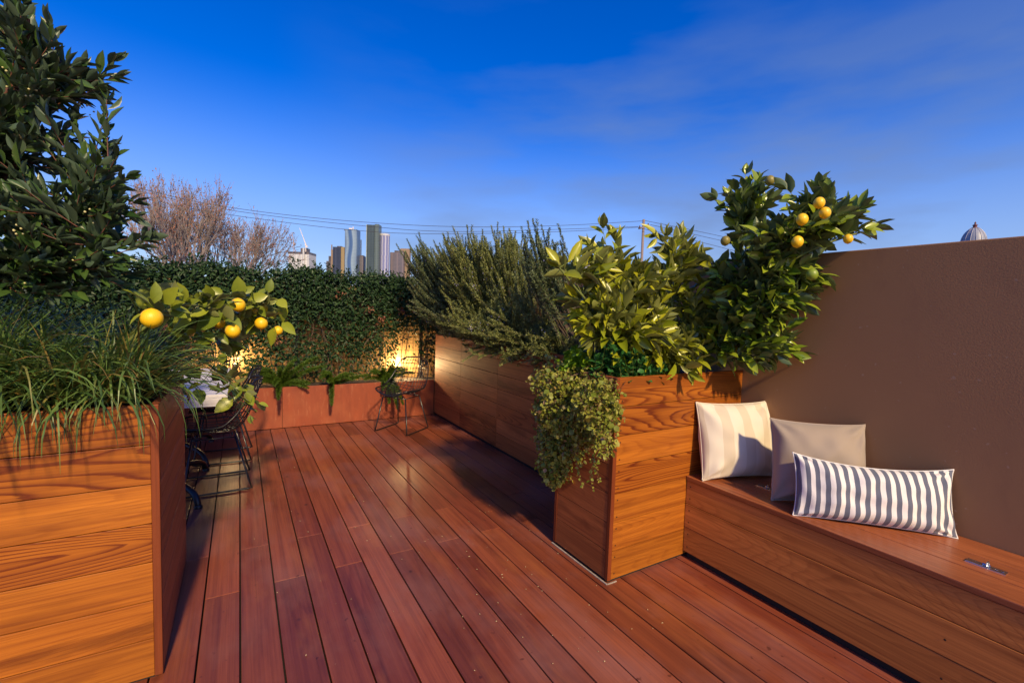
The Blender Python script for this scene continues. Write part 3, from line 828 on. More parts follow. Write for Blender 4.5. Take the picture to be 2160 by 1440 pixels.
bs2 = [(2.45, y, 1.02) for y in (3.2, 3.6, 4.0, 4.4, 4.8)]
rosemary('biggest, bright rosemary bush spilling over the middle of the rear planter', bs2,
         [blob(975, 530, 4.6, (.36, .34, .22)), blob(1055, 520, 4.2, (.32, .3, .22)), blob(985, 575, 4.55, (.36, .36, .42)), blob(1060, 585, 4.1, (.36, .36, .46)), blob(1040, 690, 3.8, (.34, .30, .22)), blob(1120, 660, 3.5, (.26, .25, .32)), blob(980, 670, 4.3, (.26, .25, .18)), blob(1130, 720, 3.2, (.15, .2, .13)), ((2.20, 4.5, 1.10), (.16, .35, .13)), ((2.17, 3.9, 1.06), (.17, .4, .14)), ((2.18, 3.3, 1.05), (.15, .35, .13)), ((2.22, 2.8, 1.10), (.12, .3, .10)), ((2.12, 3.8, .97), (.06, .3, .08))], 700, L_rosem, .10, seed_flowers=.15,
         extra=[aty(955, 478, 4.6), aty(985, 476, 4.5), aty(1050, 470, 4.2), aty(1018, 485, 4.2), aty(1075, 500, 4.0), aty(975, 762, 3.9), aty(1055, 770, 3.6), aty(1010, 755, 3.7)])
bs3 = [(2.46, 2.85, 1.02)]
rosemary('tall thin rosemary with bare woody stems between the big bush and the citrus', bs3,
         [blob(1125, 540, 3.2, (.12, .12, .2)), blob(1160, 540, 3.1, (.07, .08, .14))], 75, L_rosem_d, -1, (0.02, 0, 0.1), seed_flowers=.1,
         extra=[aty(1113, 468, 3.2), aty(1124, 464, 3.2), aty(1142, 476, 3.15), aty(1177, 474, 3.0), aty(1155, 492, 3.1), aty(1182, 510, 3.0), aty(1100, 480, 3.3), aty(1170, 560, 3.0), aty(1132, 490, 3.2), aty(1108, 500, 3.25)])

# ================================================================== CITRUS IN THE RIGHT PLANTER
ct = thing('citrus_shrub', 'lower citrus shrub with long yellow green leaves in the right planter', 'citrus shrub', (2.12, 1.96, 1.03))
wm, lm = MB(), MB()
root0 = np.array([2.12, 1.96, 1.02])
def bough(*pts): return smoothline([root0]+[aty(*p) for p in pts], 26)
mains = [bough((1400, 740, 1.95), (1330, 640, 2.0), (1270, 520, 2.0)), bough((1440, 740, 1.95), (1410, 620, 1.95), (1415, 520, 1.95)), bough((1430, 760, 1.9), (1300, 700, 1.85), (1215, 610, 1.9), (1180, 565, 1.9)),
         bough((1470, 730, 1.85), (1500, 650, 1.8), (1540, 590, 1.75)), bough((1450, 770, 1.85), (1480, 740, 1.75), (1560, 730, 1.7))]
for m in mains: wm.tube(m, np.linspace(.011, .0045, len(m)), 6, cap=False)
B_ = lambda u, v, y, a, h, dpt=.17: (aty(u, v, y), (a, dpt, h))
tips = sample_blobs([B_(1240, 590, 1.95, .16, .12), B_(1340, 640, 1.95, .30, .20), B_(1430, 560, 1.95, .18, .16), B_(1320, 710, 1.85, .24, .12), B_(1480, 640, 1.85, .17, .16), B_(1250, 660, 1.9, .14, .14), B_(1400, 740, 1.8, .18, .08), B_(1490, 720, 1.8, .18, .10), B_(1330, 600, 1.95, .26, .16), B_(1530, 610, 1.75, .14, .16), B_(1550, 680, 1.72, .14, .14), B_(1450, 770, 1.74, .2, .05)], 215, .3)
tips = np.concatenate([tips, [aty(1272, 482, 2.0), aty(1300, 505, 2.0), aty(1228, 540, 2.0), aty(1180, 560, 1.95), aty(1405, 500, 1.95), aty(1440, 495, 1.95), aty(1380, 500, 1.9), aty(1470, 545, 1.9), aty(1250, 520, 2.0)]])
crown(wm, lm, mains, tips, T_CIT, .132, .36, .030, .0032, lift=.12, span=.17, ang=54, upbias=.8, jit=.75, tipc=4)
wm.build('stems', m_greenstem, ct, True); lm.build('foliage', L_citrus, ct, True)

lt = thing('lemon_tree', 'taller dark leaved lemon tree leaning over the brown wall with yellow fruit', 'lemon tree', (2.48, 1.92, 1.03))
wm, lm = MB(), MB()
root0 = np.array([2.48, 1.92, 1.02])
mains = [bough((1510, 700, 1.8), (1560, 590, 1.72), (1570, 480, 1.72), (1572, 400, 1.75)), bough((1520, 690, 1.75), (1600, 590, 1.5), (1690, 500, 1.3), (1760, 430, 1.2)),
         bough((1530, 680, 1.7), (1620, 580, 1.45), (1720, 520, 1.25), (1815, 490, 1.12)), bough((1500, 730, 1.75), (1560, 690, 1.55), (1620, 660, 1.42)), bough((1510, 760, 1.65), (1590, 740, 1.5), (1660, 740, 1.36))]
for m in mains: wm.tube(m, np.linspace(.013, .0045, len(m)), 6, cap=False)
tips = sample_blobs([B_(1575, 430, 1.72, .14, .16, .12), B_(1720, 450, 1.25, .20, .10, .12), B_(1630, 520, 1.45, .22, .14, .15), B_(1560, 580, 1.65, .15, .16, .14), B_(1650, 590, 1.4, .16, .12, .12), B_(1570, 690, 1.55, .15, .11, .12), B_(1790, 480, 1.15, .09, .07, .08), B_(1540, 660, 1.7, .16, .16, .12), B_(1590, 745, 1.55, .14, .08, .1), B_(1680, 600, 1.33, .12, .10, .12), B_(1625, 640, 1.42, .15, .12, .1), B_(1650, 560, 1.4, .16, .10, .1), B_(1640, 730, 1.4, .10, .06, .08)], 215, .3)
tips = np.concatenate([tips, [aty(1572, 368, 1.75), aty(1600, 375, 1.7), aty(1548, 395, 1.75), aty(1512, 420, 1.8), aty(1725, 395, 1.25), aty(1660, 400, 1.35), aty(1815, 440, 1.12), aty(1840, 480, 1.1), aty(1700, 560, 1.3), aty(1740, 590, 1.25), aty(1670, 745, 1.36), aty(1640, 720, 1.40), aty(1600, 755, 1.45), aty(1690, 745, 1.34), aty(1530, 745, 1.6), aty(1690, 640, 1.32)]])
tips[:, 0] = np.where((tips[:, 2] < 1.79), np.minimum(tips[:, 0], 2.63), tips[:, 0])
crown(wm, lm, mains, tips, T_LEM, .112, .46, .028, .0032, lift=.06, span=.16, ang=52, upbias=.8, jit=.5, tipc=3)
wm.build('stems', m_greenstem, lt, True); lm.build('foliage', L_lemonr, lt, True)
for (u, v, y, r, mt) in ((1682, 510, 1.28, .026, m_lemon), (1728, 428, 1.2, .024, m_lemon), (1740, 449, 1.18, .024, m_lemon), (1692, 463, 1.26, .026, m_lemon), (1789, 504, 1.12, .020, m_lemon), (1624, 381, 1.6, .026, m_olive), (1713, 579, 1.24, .026, m_lime), (1530, 508, 1.62, .024, m_olive)):
    o = citrus_fruit(lt, aty(u, v, y-.07), r, mt, 'lemon', 1.1)
    if mt is m_lime: o['label'] = 'unripe green lemon'
    if mt is m_olive: o['label'] = 'dull olive unripe lemon'

# ================================================================== TRAILING HERBS
th = thing('trailing_oregano', 'trailing herb with tiny yellow green leaves hanging over the planter corner', 'herb', (1.72, 1.92, 1.05))
wm, lm = MB(), MB()
hb = [(at(1195, 810, 2.62), (.20, .22, .13)), (at(1200, 860, 2.58), (.21, .22, .16)), (at(1195, 920, 2.7), (.17, .19, .13)), (at(1175, 985, 2.7), (.08, .11, .12)), (at(1165, 1015, 2.72), (.03, .04, .06)), (at(1265, 850, 2.24), (.13, .10, .13)), (at(1275, 920, 2.2), (.07, .05, .12)), (at(1240, 880, 2.42), (.13, .12, .14)), (at(1240, 785, 2.7), (.2, .2, .09))]
pts_ = sample_blobs(hb, 2300, .25)
for tip in pts_:
    if tip[0] > 1.625 and tip[1] > 1.70 and tip[2] < 1.05: tip = np.array([1.625-rng.uniform(0, .1), tip[1], tip[2]])
    if tip[0] > 1.63 and tip[1] > 1.64 and tip[2] < 1.05: tip = np.array([tip[0], 1.685-rng.uniform(0, .08), tip[2]])
    out = unit(tip-np.array([1.75, 1.95, 1.0])); d = unit(out*.6+rng.normal(0, .7, 3)+np.array([0, 0, -.45 if tip[2] < 1.0 else .25])); ls = rng.uniform(.03, .085)
    sz = rng.choice([.013, .019, .026], p=[.3, .4, .3])
    leafy_shoot(wm, lm, bez(tip-d*ls, tip-d*ls*.4+rng.normal(0, .008, 3), tip, 5), T_RND, sz, .85, .0085, .0, .0011, ang=65, upbias=.5, jit=.9, tipc=3, sides=3, Lvar=.4)
for k in range(46):
    y_ = rng.uniform(1.74, 2.2); x_ = 1.62-rng.uniform(0, .09); z_ = rng.uniform(.62, .98); dz = rng.uniform(.08, .22)*(1.2 if y_ > 1.95 else .8)
    p0 = np.array([x_, y_, z_]); leafy_shoot(wm, lm, bez(p0, p0+np.array([-.03, rng.normal(0, .03), -dz*.3]), p0+np.array([-.01, rng.normal(0, .04), -dz]), 7), T_RND, rng.uniform(.014, .022), .85, .011, 0, .0012, ang=65, upbias=.5, jit=.9, tipc=3, sides=3, Lvar=.4)
for tip in pts_[:90]:
    b0 = np.array([rng.uniform(1.70, 1.9), rng.uniform(1.76, 2.1), 1.05])
    wm.tube(bez(b0, np.array([(tip[0]+b0[0])/2-.05, (tip[1]+b0[1])/2-.05, 1.15]), tip, 9), .0014, 3, cap=False)
wm.build('stems', m_redstem, th); lm.build('foliage', L_trail, th, True)

ph_ = thing('parsley_plant', 'small bright lime green parsley growing behind the trailing herb', 'herb', (1.93, 2.10, 1.04))
wm, lm = MB(), MB(); c0 = np.array([1.80, 1.98, 1.04])
for tip in sample_blobs([(aty(1222, 752, 2.0), (.10, .07, .06)), (aty(1255, 765, 1.92), (.09, .06, .05)), (aty(1200, 765, 2.05), (.06, .05, .04))], 80, .2):
    leafy_shoot(wm, lm, bez(c0+rng.normal(0, .02, 3)*(1, 1, 0), c0*.4+tip*.6+(0, 0, .04), tip, 6), T_RND, .036, .95, .012, .72, .0014, ang=70, tipc=4, jit=.5, sides=3)
wm.build('stems', m_greenstem, ph_); lm.build('foliage', L_parsley, ph_)
mt_ = thing('mint_plant', 'clump of dark glossy mint leaves under the citrus shrub', 'herb', (2.08, 1.9, 1.04))
wm, lm = MB(), MB(); c0 = np.array([2.08, 1.9, 1.04])
for tip in sample_blobs([(aty(1290, 750, 1.85), (.12, .08, .10)), (aty(1335, 765, 1.78), (.13, .05, .07)), (aty(1380, 785, 1.76), (.10, .03, .04))], 120, .3):
    b0 = np.array([tip[0], tip[1], 1.03])+rng.normal(0, .02, 3)*(1, 1, 0)
    leafy_shoot(wm, lm, bez(b0, (b0+tip)/2+rng.normal(0, .01, 3), tip, 6), T_RND, .042, .75, .014, .3, .0016, ang=70, tipc=4, jit=.35, sides=3)
wm.build('stems', m_greenstem, mt_); lm.build('foliage', L_mint, mt_)

# ================================================================== LEFT PLANTER PLANTS
by = thing('bay_tree', 'big dark bay tree with pale bud clusters rising at the left edge', 'bay tree', (-1.25, 2.55, 1.0))
wm, lm, bm_ = MB(), MB(), MB()
root0 = np.array([-1.25, 2.55, .98])
mains = [bough((-140, 500, 2.55), (-80, 250, 2.5), (-30, 0, 2.45)), bough((-120, 520, 2.5), (0, 400, 2.4), (90, 240, 2.35), (150, 150, 2.3)), bough((-120, 560, 2.45), (20, 520, 2.35), (150, 450, 2.25), (230, 360, 2.2)),
         bough((-120, 590, 2.4), (40, 580, 2.3), (180, 530, 2.2), (280, 500, 2.15)), bough((-140, 400, 2.5), (-20, 250, 2.3), (60, 120, 2.25), (60, 40, 2.2)), bough((-200, 500, 2.6), (-260, 250, 2.6), (-250, 50, 2.6))]
for k, m in enumerate(mains): wm.tube(m, np.linspace(.022, .005, len(m)), 6, cap=False)
tips = sample_blobs([B_(40, 130, 2.3, .18, .17, .2), B_(130, 210, 2.25, .17, .15, .15), B_(70, 330, 2.3, .22, .20, .2), B_(170, 400, 2.2, .16, .10, .14), B_(90, 480, 2.25, .28, .16, .2), B_(220, 470, 2.15, .14, .10, .12), B_(90, 560, 2.25, .28, .10, .2), B_(220, 540, 2.15, .14, .06, .12), B_(-120, 300, 2.5, .3, .4, .3), B_(-10, 30, 2.3, .10, .12, .15), B_(30, 240, 2.3, .16, .16, .2), B_(60, 600, 2.25, .26, .10, .18), B_(160, 590, 2.2, .2, .07, .14), B_(20, 440, 2.2, .16, .16, .14)], 235, .3)
tips = np.concatenate([tips, [aty(35, 20, 2.2), aty(20, 50, 2.2), aty(110, 85, 2.2), aty(235, 130, 2.2), aty(240, 165, 2.2), aty(225, 210, 2.2), aty(200, 190, 2.2), aty(245, 330, 2.1), aty(265, 375, 2.1), aty(205, 350, 2.1), aty(300, 510, 2.1), aty(310, 500, 2.12), aty(285, 455, 2.1), aty(150, 140, 2.2), aty(215, 265, 2.2), aty(240, 560, 2.1)]])
crown(wm, lm, mains, tips, T_BAY, .078, .33, .0165, .0032, lift=-.16, span=.20, ang=36, upbias=.7, jit=.5, tipc=3)
wm.build('branches', m_redstem, by, True); lm.build('foliage', L_bay, by, True)
for tip in tips[rng.choice(len(tips)-16, 50)]:
    for k in range(rng.integers(4, 9)):
        c = tip+(root0+np.array([.2, -.2, .6])-tip)*.06+rng.normal(0, .014, 3); r_ = rng.uniform(.0028, .0042)
        bm_.lathe(c, [(.0001, -r_), (r_*.8, -r_*.5), (r_, 0), (r_*.8, r_*.5), (.0001, r_)], 6)
bm_.build('flower_buds', m_bud, by, True)['kind'] = 'stuff'

def grass_clump(label, spots, nb, Lr):
    root = thing('strappy_grass', label, 'grass plant', (*np.mean(np.array(spots), 0)[:2], 1.0), 'strappy grass in the near planter')
    mb = MB()
    for i in range(nb):
        s = spots[rng.integers(len(spots))]; b0 = np.array([s[0]+rng.normal(0, .06), s[1]+rng.normal(0, .06), .99])
        b0[1] = max(b0[1], 2.085); b0[0] = min(b0[0], -.33)
        az = rng.uniform(0, 2*math.pi); el = R(rng.uniform(38, 88)); L = rng.uniform(*Lr); nseg = 8
        d = np.array([math.cos(az), math.sin(az), 0]); side = np.array([-d[1], d[0], 0]); w_ = rng.uniform(.0028, .0050)
        p = b0.copy(); pts = [p.copy()]; e = el; bend = R(rng.uniform(2.5, 14))*(1.25 if b0[1]+math.sin(az)*.2 < 2.05 else 1)
        for k in range(nseg):
            p = p+(d*math.cos(e)+np.array([0, 0, math.sin(e)]))*L/nseg
            e = max(e-bend*(1+.12*k), R(-86)); pts.append(p.copy())
        V = []
        tw = rng.normal(0, .5)
        for k, q in enumerate(pts):
            t_ = k/nseg; ww = w_*(1-.15*t_)*(1-t_**4*.92); sd = side*math.cos(tw*t_)+np.array([0, 0, 1])*math.sin(tw*t_)
            # stay clear of the planter rim
            if q[2] < 1.034 and q[1] > 2.03 and q[0] < -.25: q = np.array([q[0], q[1], 1.036])
            V += [q-sd*ww, q+sd*ww]
        mb.raw(V, [(2*k, 2*k+1, 2*k+3, 2*k+2) for k in range(nseg)])
    mb.build('blades', L_grass, root)
grass_clump('dark strappy grass spilling over the planter front below the bay tree', [(-.95, 2.25), (-.80, 2.16), (-.78, 2.4), (-1.1, 2.4), (-.95, 2.6), (-1.2, 2.2), (-.68, 2.2)], 2600, (.32, .60))
grass_clump('strappy grass at the planter corner below the lemon branch', [(-.52, 2.2), (-.40, 2.3), (-.45, 2.5), (-.36, 2.66), (-.58, 2.45), (-.38, 2.14)], 1500, (.28, .50))

ll = thing('lemon_tree', 'lemon branch with large pale leaves and ripe lemons reaching out of the near left planter', 'lemon tree', (-.72, 2.55, 1.0))
wm, lm = MB(), MB(); root0 = np.array([-.72, 2.55, .99])
mains = [bough((250, 740, 2.35), (330, 668, 2.25), (410, 634, 2.5), (470, 625, 2.75), (540, 640, 2.9), (595, 655, 2.95)), bough((300, 740, 2.6), (400, 740, 2.75), (470, 790, 2.8), (510, 830, 2.8), (540, 870, 2.8)), bough((300, 720, 2.5), (380, 700, 2.6), (470, 690, 2.8), (560, 680, 2.9)),
         bough((300, 700, 2.4), (290, 650, 2.2), (270, 620, 2.15))]
for m in mains: wm.tube(m, np.linspace(.009, .003, len(m)), 6, cap=False)
# hand-set leaves: base and tip surveyed in the photograph, each at its own depth
for (u0, v0, u1, v1, y, wr) in ((320, 645, 258, 600, 2.15, .46), (305, 660, 268, 682, 2.12, .55), (325, 640, 332, 590, 2.18, .48), (345, 640, 372, 605, 2.22, .5), (388, 638, 380, 602, 2.4, .55), (440, 625, 422, 612, 2.55, .6), (470, 622, 452, 610, 2.65, .6), (503, 628, 504, 590, 2.8, .6), (548, 625, 556, 610, 2.9, .7),
                         (565, 618, 572, 592, 2.9, .5), (585, 632, 602, 645, 2.95, .6), (590, 640, 600, 676, 2.95, .6), (595, 680, 618, 700, 2.95, .45), (475, 640, 478, 676, 2.65, .62), (470, 660, 418, 690, 2.55, .62), (500, 668, 475, 690, 2.7, .5), (520, 655, 488, 678, 2.8, .45), (545, 690, 530, 700, 2.9, .5),
                         (580, 690, 570, 725, 2.9, .45), (488, 715, 490, 748, 2.75, .5), (460, 700, 478, 722, 2.65, .45), (360, 655, 395, 668, 2.3, .5), (380, 650, 410, 640, 2.4, .5), (400, 660, 370, 690, 2.45, .6), (440, 655, 400, 665, 2.5, .5), (555, 665, 520, 695, 2.85, .5), (470, 745, 468, 762, 2.7, .5), (450, 720, 410, 725, 2.6, .5), (430, 700, 450, 716, 2.6, .5)):
    a = aty(u0, v0, y); b = aty(u1, v1, y+rng.normal(-.02, .03)); d = b-a; L = max(np.linalg.norm(d)*(1.15 if y > 2.3 else .92), .06)
    put_leaves(lm, T_LEM, [a], [d], [L], [L*wr*1.1], jit=.35, nrm=np.array([[-.1, -.8, .55]]))
tips = sample_blobs([B_(430, 650, 2.55, .12, .05, .1), B_(540, 655, 2.9, .11, .07, .1), B_(400, 690, 2.6, .10, .04, .1), B_(480, 720, 2.8, .12, .05, .1), B_(450, 790, 2.8, .10, .05, .1), B_(510, 830, 2.8, .05, .06, .06), B_(500, 640, 2.8, .12, .06, .06), B_(350, 640, 2.3, .05, .04, .05)], 60, .2)
tips = np.concatenate([tips, [aty(545, 850, 2.8), aty(528, 875, 2.8), aty(515, 815, 2.8), aty(465, 825, 2.7), aty(405, 830, 2.6)]])
crown(wm, lm, mains, tips, T_LEM, .085, .58, .034, .0022, lift=.05, span=.09, ang=60, upbias=.6, jit=.7, tipc=2)
wm.build('branches', m_greenstem, ll, True); lm.build('foliage', L_lemonl, ll, True)
for (u, v, y, r) in ((320, 671, 2.12, .036), (491, 698, 2.72, .034), (502, 643, 2.78, .034), (535, 658, 2.86, .028), (552, 650, 2.9, .032), (551, 682, 2.88, .032), (586, 697, 2.92, .026), (462, 680, 2.7, .03), (307, 742, 2.55, .033)):
    citrus_fruit(ll, aty(u, v, y-(.10 if u in (491, 551, 502) else 0)), r, m_lemon)

# ================================================================== BEYOND THE TERRACE
def bare_tree(base, zc, ztop, half, spread, label, seed, depth=6, r0=.2):
    rr = np.random.default_rng(seed)
    root = thing('bare_tree', label, 'tree', base, 'bare trees beyond the hedge')
    wm, lm = MB(), MB()
    def grow(p, d, L, r, lev):
        n_ = 5; pts = [p]; q = p
        for k in range(n_):
            d = unit(d+rr.normal(0, .10, 3)+np.array([0, 0, .05])); q = q+d*L/n_; pts.append(q)
        wm.tube(pts, np.maximum(np.linspace(r, r*.62, n_+1), .0085), 5 if lev < 2 else 3, cap=False)
        if lev >= depth-1:
            for k in range(2):
                if rr.uniform() < .55:
                    c = pts[rr.integers(2, 6)]; put_leaves(lm, T_SM, [c], [rr.normal(0, 1, 3)], [.12], [.08])
        if lev >= depth: return
        nb = rr.integers(3, 5) if lev < 3 else rr.integers(2, 5)
        for k in range(nb):
            s = rr.uniform(.45, 1.0); b_ = pts[min(5, int(s*5))]
            ang = rr.normal(0, 1, 3); ang -= d*np.dot(ang, d); ang = unit(ang)
            sp = spread*(1.0 if lev < 2 else .85)
            grow(b_, unit(d*math.cos(sp)+ang*math.sin(sp)*rr.uniform(.6, 1.2)), L*rr.uniform(.60, .82), r*.58, lev+1)
    b0 = np.array([base[0], base[1], zc])
    for k in range(7):
        a = k*2.4+rr.uniform(0, .5); tl = rr.uniform(.15, .75)
        grow(b0+np.array([0, 0, rr.uniform(-.6, .3)]), unit(np.array([math.cos(a)*math.sin(tl), math.sin(a)*math.sin(tl), math.cos(tl)])), 3.2*rr.uniform(.8, 1.1), r0*.5, 1)
    A = np.concatenate(wm.v); kz = (ztop-zc)/(A[:, 2].max()-zc); kr = half/np.percentile(np.linalg.norm((A-b0)[:, :2], axis=1), 99)
    for g_ in (wm, lm): g_.v = [b0+(q-b0)*np.array([kr, kr, kz]) for q in g_.v]
    wm.tube([base, (base[0]+.1, base[1], -3), (base[0], base[1], zc+.2)], [r0*1.3, r0*1.1, r0], 8)
    wm.build('branches', plain('pinkish_grey_bark', (.215, .175, .17), .85, var=.3, scale=2), root)
    lm.build('dead_leaves', plain('dead_rust_leaf', (.30, .13, .085), .8, var=.4, scale=5), root)
    return root
for (ub, ut, vt, half, sd_, Dt, lab) in ((380, 365, 360, 3.3, 5, 26, 'taller bare pinkish tree with a few rusty leaves beyond the hedge, beside the bay tree'),
                                    (480, 455, 383, 4.0, 8, 29, 'broader bare pinkish tree beyond the hedge, crossed by the power lines')):
    bt = at(ub, 560, Dt)
    bare_tree((bt[0], bt[1], -6.5), .6, at(ut, vt, Dt)[2], half, .58, lab, sd_, 6)

# power pole and lines
m_pole = plain('weathered_pole', (.22, .17, .16), .85, var=.3, scale=6)
pt_ = at(1358, 463, 32)
pp = thing('power_pole', 'slim wooden power pole rising behind the citrus shrub', 'power pole', (pt_[0], pt_[1], -6.9))
b = MB(); b.tube([(pt_[0], pt_[1], -6.9), (pt_[0], pt_[1], pt_[2])], [.11, .085], 10); b.build('pole', m_pole, pp, True)
a1, a2 = at(1344, 483, 31.6), at(1372, 475, 32.4); ax = unit(a2-a1); mid = (a1+a2)/2
b = MB(); b.obox(mid, ax*.55, np.cross(ax, [0, 0, 1])*.05, np.array([0, 0, .06])); b.build('crossarm', m_pole, pp)
m_ins = plain('brown_insulator', (.10, .06, .05), .3)
for k in (-.48, .48):
    b = MB(); b.lathe(mid+ax*k+np.array([0, 0, .06]), [(.03, 0), (.05, .06), (.03, .12), (.0001, .14)], 8); b.build('insulator', m_ins, pp, True)
m_wire = plain('dark_cable', (.05, .045, .06), .6)
LNS = [('uppermost power line left of the pole', [(250, 385, 24), (400, 425, 26), (560, 449, 28), (745, 468, 29.5), (960, 480, 30.5), (1180, 477, 31.3), (1358, 466, 32)]),
       ('middle power line left of the pole', [(250, 392, 24.5), (400, 430, 26.4), (560, 455, 28.4), (745, 475, 29.8), (930, 491, 30.7), (1180, 484, 31.2), (1346, 478, 31.6)]),
       ('lowest power line left of the pole', [(250, 405, 25), (400, 441, 26.8), (560, 464, 28.8), (720, 484, 30.1), (870, 495, 30.9), (1180, 490, 31.5), (1370, 478, 32.4)]),
       ('uppermost power line right of the pole', [(1358, 465, 32), (1490, 491, 34), (1760, 552, 38)]),
       ('middle power line right of the pole', [(1372, 474, 32.4), (1494, 501, 34), (1760, 563, 38)]),
       ('lowest power line right of the pole', [(1346, 480, 31.6), (1487, 512, 33.6), (1760, 585, 37)])]
for lab, pts in LNS:
    b = MB(); b.tube(smoothline([at(*p) for p in pts], 40), .015, 5)
    tag(b.build('power_line', m_wire), lab, 'power line', 'power lines across the sky')

# skyline
HX = unit(np.array([RT[0], RT[1], 0])); HY = unit(np.array([FW[0], FW[1], 0]))
def facade(name, wall, glass, cw, ch, rough=.35, mortar=.25, vary=.3):
    t = NT(name); tc = t.n('ShaderNodeTexCoord'); sx = t.n('ShaderNodeSeparateXYZ'); t.l(tc.outputs['Object'], sx.inputs[0])
    hx = t.math('ADD', sx.outputs[0], sx.outputs[1]); 
    fx = t.math('FRACT', t.math('DIVIDE', hx, cw)); fz = t.math('FRACT', t.math('DIVIDE', sx.outputs[2], ch))
    win = t.math('MULTIPLY', t.math('GREATER_THAN', fx, mortar), t.math('GREATER_THAN', fz, mortar*1.2))
    nz = t.noise(t.mapping(tc.outputs['Object'], (.06, .06, .02)), 1, 3)
    w = t.mix(nz, wall, tuple(x*(1-vary) for x in wall)); gl = t.mix(nz, glass, tuple(x*(1-vary) for x in glass))
    t.base(t.mix(win, w, gl)); t.set(Roughness=rough); return t.m
def bld(mb, u0, u1, v0, v1, D, dep, off=0.0):
    """block of width u0..u1 at distance D, from v1 up to v0"""
    a = at(u0, v1, D); b_ = at(u1, v1, D); top = at((u0+u1)/2, v0, D)[2]; bot = at((u0+u1)/2, v1, D)[2]
    wv = np.linalg.norm((b_-a)[:2])/2; c = (a+b_)/2; c[2] = (top+bot)/2; c = c+HY*(dep/2+off)
    mb.obox(c, HX*wv, HY*dep/2, np.array([0, 0, (top-bot)/2]))
D = 1400
def building(name, label, u, v, parts, cat='tower'):
    p = at(u, 600, D); r = thing(name, label, cat, (p[0], p[1], -7))
    for pn, mat, boxes in parts:
        b = MB()
        for q in boxes: bld(b, *q)
        b.build(pn, mat, r)
    return r
fc_white = facade('white_concrete_floors', (.74, .73, .72), (.52, .52, .54), 5, 4); m_tan = plain('tan_concrete', (.27, .19, .13), .8)
fc_brown = facade('brown_floors', (.16, .13, .13), (.09, .09, .11), 5, 4)
building('unfinished_tower', 'squat white unfinished tower with two cranes on its roof', 630, 548,
         [('wall', fc_white, [(608.5, 651.5, 536.5, 620, D, 50)]), ('upper_floors', fc_brown, [(608, 652, 531, 536.3, D, 52, -1)]), ('lift_core', fc_brown, [(634, 648, 523.5, 531.3, D, 20)]), ('hoist', fc_white, [(640.5, 643.5, 524, 600, D, 4, -8)])])
def crane(label, um, v0, v1, uj, vj, mat):
    p0, p1, p2 = at(um, v1, D-6), at(um, v0, D-6), at(uj, vj, D-6); r = thing('tower_crane', label, 'crane', p0, 'tower cranes')
    b = MB(); b.tube([p0, p1], 1.3, 4); b.build('mast', mat, r)
    b = MB(); b.tube([p1-(p2-p1)*.18, p1, p2], [1.6, 1.5, .8], 4); b.build('jib', mat, r)
    b = MB(); b.obox(p1-(p2-p1)*.16, HX*3, HY*2, np.array([0, 0, 2.2])); b.obox(p1+np.array([0, 0, -2]), HX*2.2, HY*2, np.array([0, 0, 2.2])); b.build('counterweight', mat, r)
m_cr = plain('pale_crane_steel', (.75, .68, .66), .5); m_cr2 = plain('dull_crane_steel', (.42, .33, .34), .5)
crane('pale crane with a long leaning jib above the white tower', 645, 515, 531, 632, 481, m_cr)
crane('small dull crane left of the taller crane', 620, 512, 531, 615.5, 490, m_cr2)
building('office_tower', 'dark tower with a tan spire edge left of the blue glass tower', 712, 540,
         [('wall', facade('dark_glass_floors', (.06, .07, .11), (.03, .04, .075), 5, 4), [(701.5, 718, 521.5, 620, D, 36)]), ('side_wall', plain('ochre_cladding', (.30, .22, .11), .7), [(718.2, 725, 521.5, 620, D, 36, 2)]), ('spire_edge', m_tan, [(697.5, 701.3, 527, 620, D, 20), (698.6, 700, 516, 527, D, 4)]), ('plant_room', fc_brown, [(711, 720, 519, 521.3, D, 16)]), ('podium', fc_brown, [(688, 697.3, 551, 620, D, 30), (693, 697.2, 540, 551, D, 20)])])
t = NT('blue_wave_glass'); tc = t.n('ShaderNodeTexCoord'); sx = t.n('ShaderNodeSeparateXYZ'); t.l(tc.outputs['Object'], sx.inputs[0])
wv_ = t.math('ADD', t.math('MULTIPLY', sx.outputs[0], 1/HX[0]), t.math('MULTIPLY', t.math('SINE', t.math('MULTIPLY', sx.outputs[2], .055)), 2.6))
c = t.ramp(t.math('ADD', t.math('DIVIDE', wv_, 44.0), .5), [(.0, (.10, .15, .26)), (.2, (.26, .36, .48)), (.34, (.05, .11, .27)), (.5, (.07, .14, .32)), (.58, (.30, .40, .50)), (.80, (.22, .30, .40)), (1.0, (.08, .15, .32))])
bd = t.math('GREATER_THAN', t.math('FRACT', t.math('DIVIDE', sx.outputs[2], 4.2)), .22)
t.base(t.mix(bd, t.mix(.5, c, (.10, .14, .2)), c)); t.set(Roughness=.25); m_wave = t.m
r = building('glass_tower', 'light blue glass tower with a dark wavy stripe down its face', 740, 520, [('wall', m_wave, [(726.5, 751, 485, 620, D, 34)]), ('crown', plain('dark_crown', (.10, .13, .22), .4), [(726, 751.5, 483.6, 486.5, D, 36, -1)]), ('rear_slab', plain('steel_blue', (.20, .28, .42), .4), [(751.2, 755, 504, 620, D+20, 30)]), ('roof_mast', m_cr, [(736, 743, 481, 483.4, D, 8), (744, 745.5, 478.5, 483.4, D, 3)])])
building('apartment_block', 'small pinkish brown block between the two tallest towers', 762, 550, [('wall', facade('pinkish_floors', (.24, .21, .23), (.12, .12, .16), 6, 4), [(755.5, 768, 541, 620, D+30, 30)]), ('plant_room', fc_brown, [(758, 766, 538.5, 540.8, D+30, 18)])])
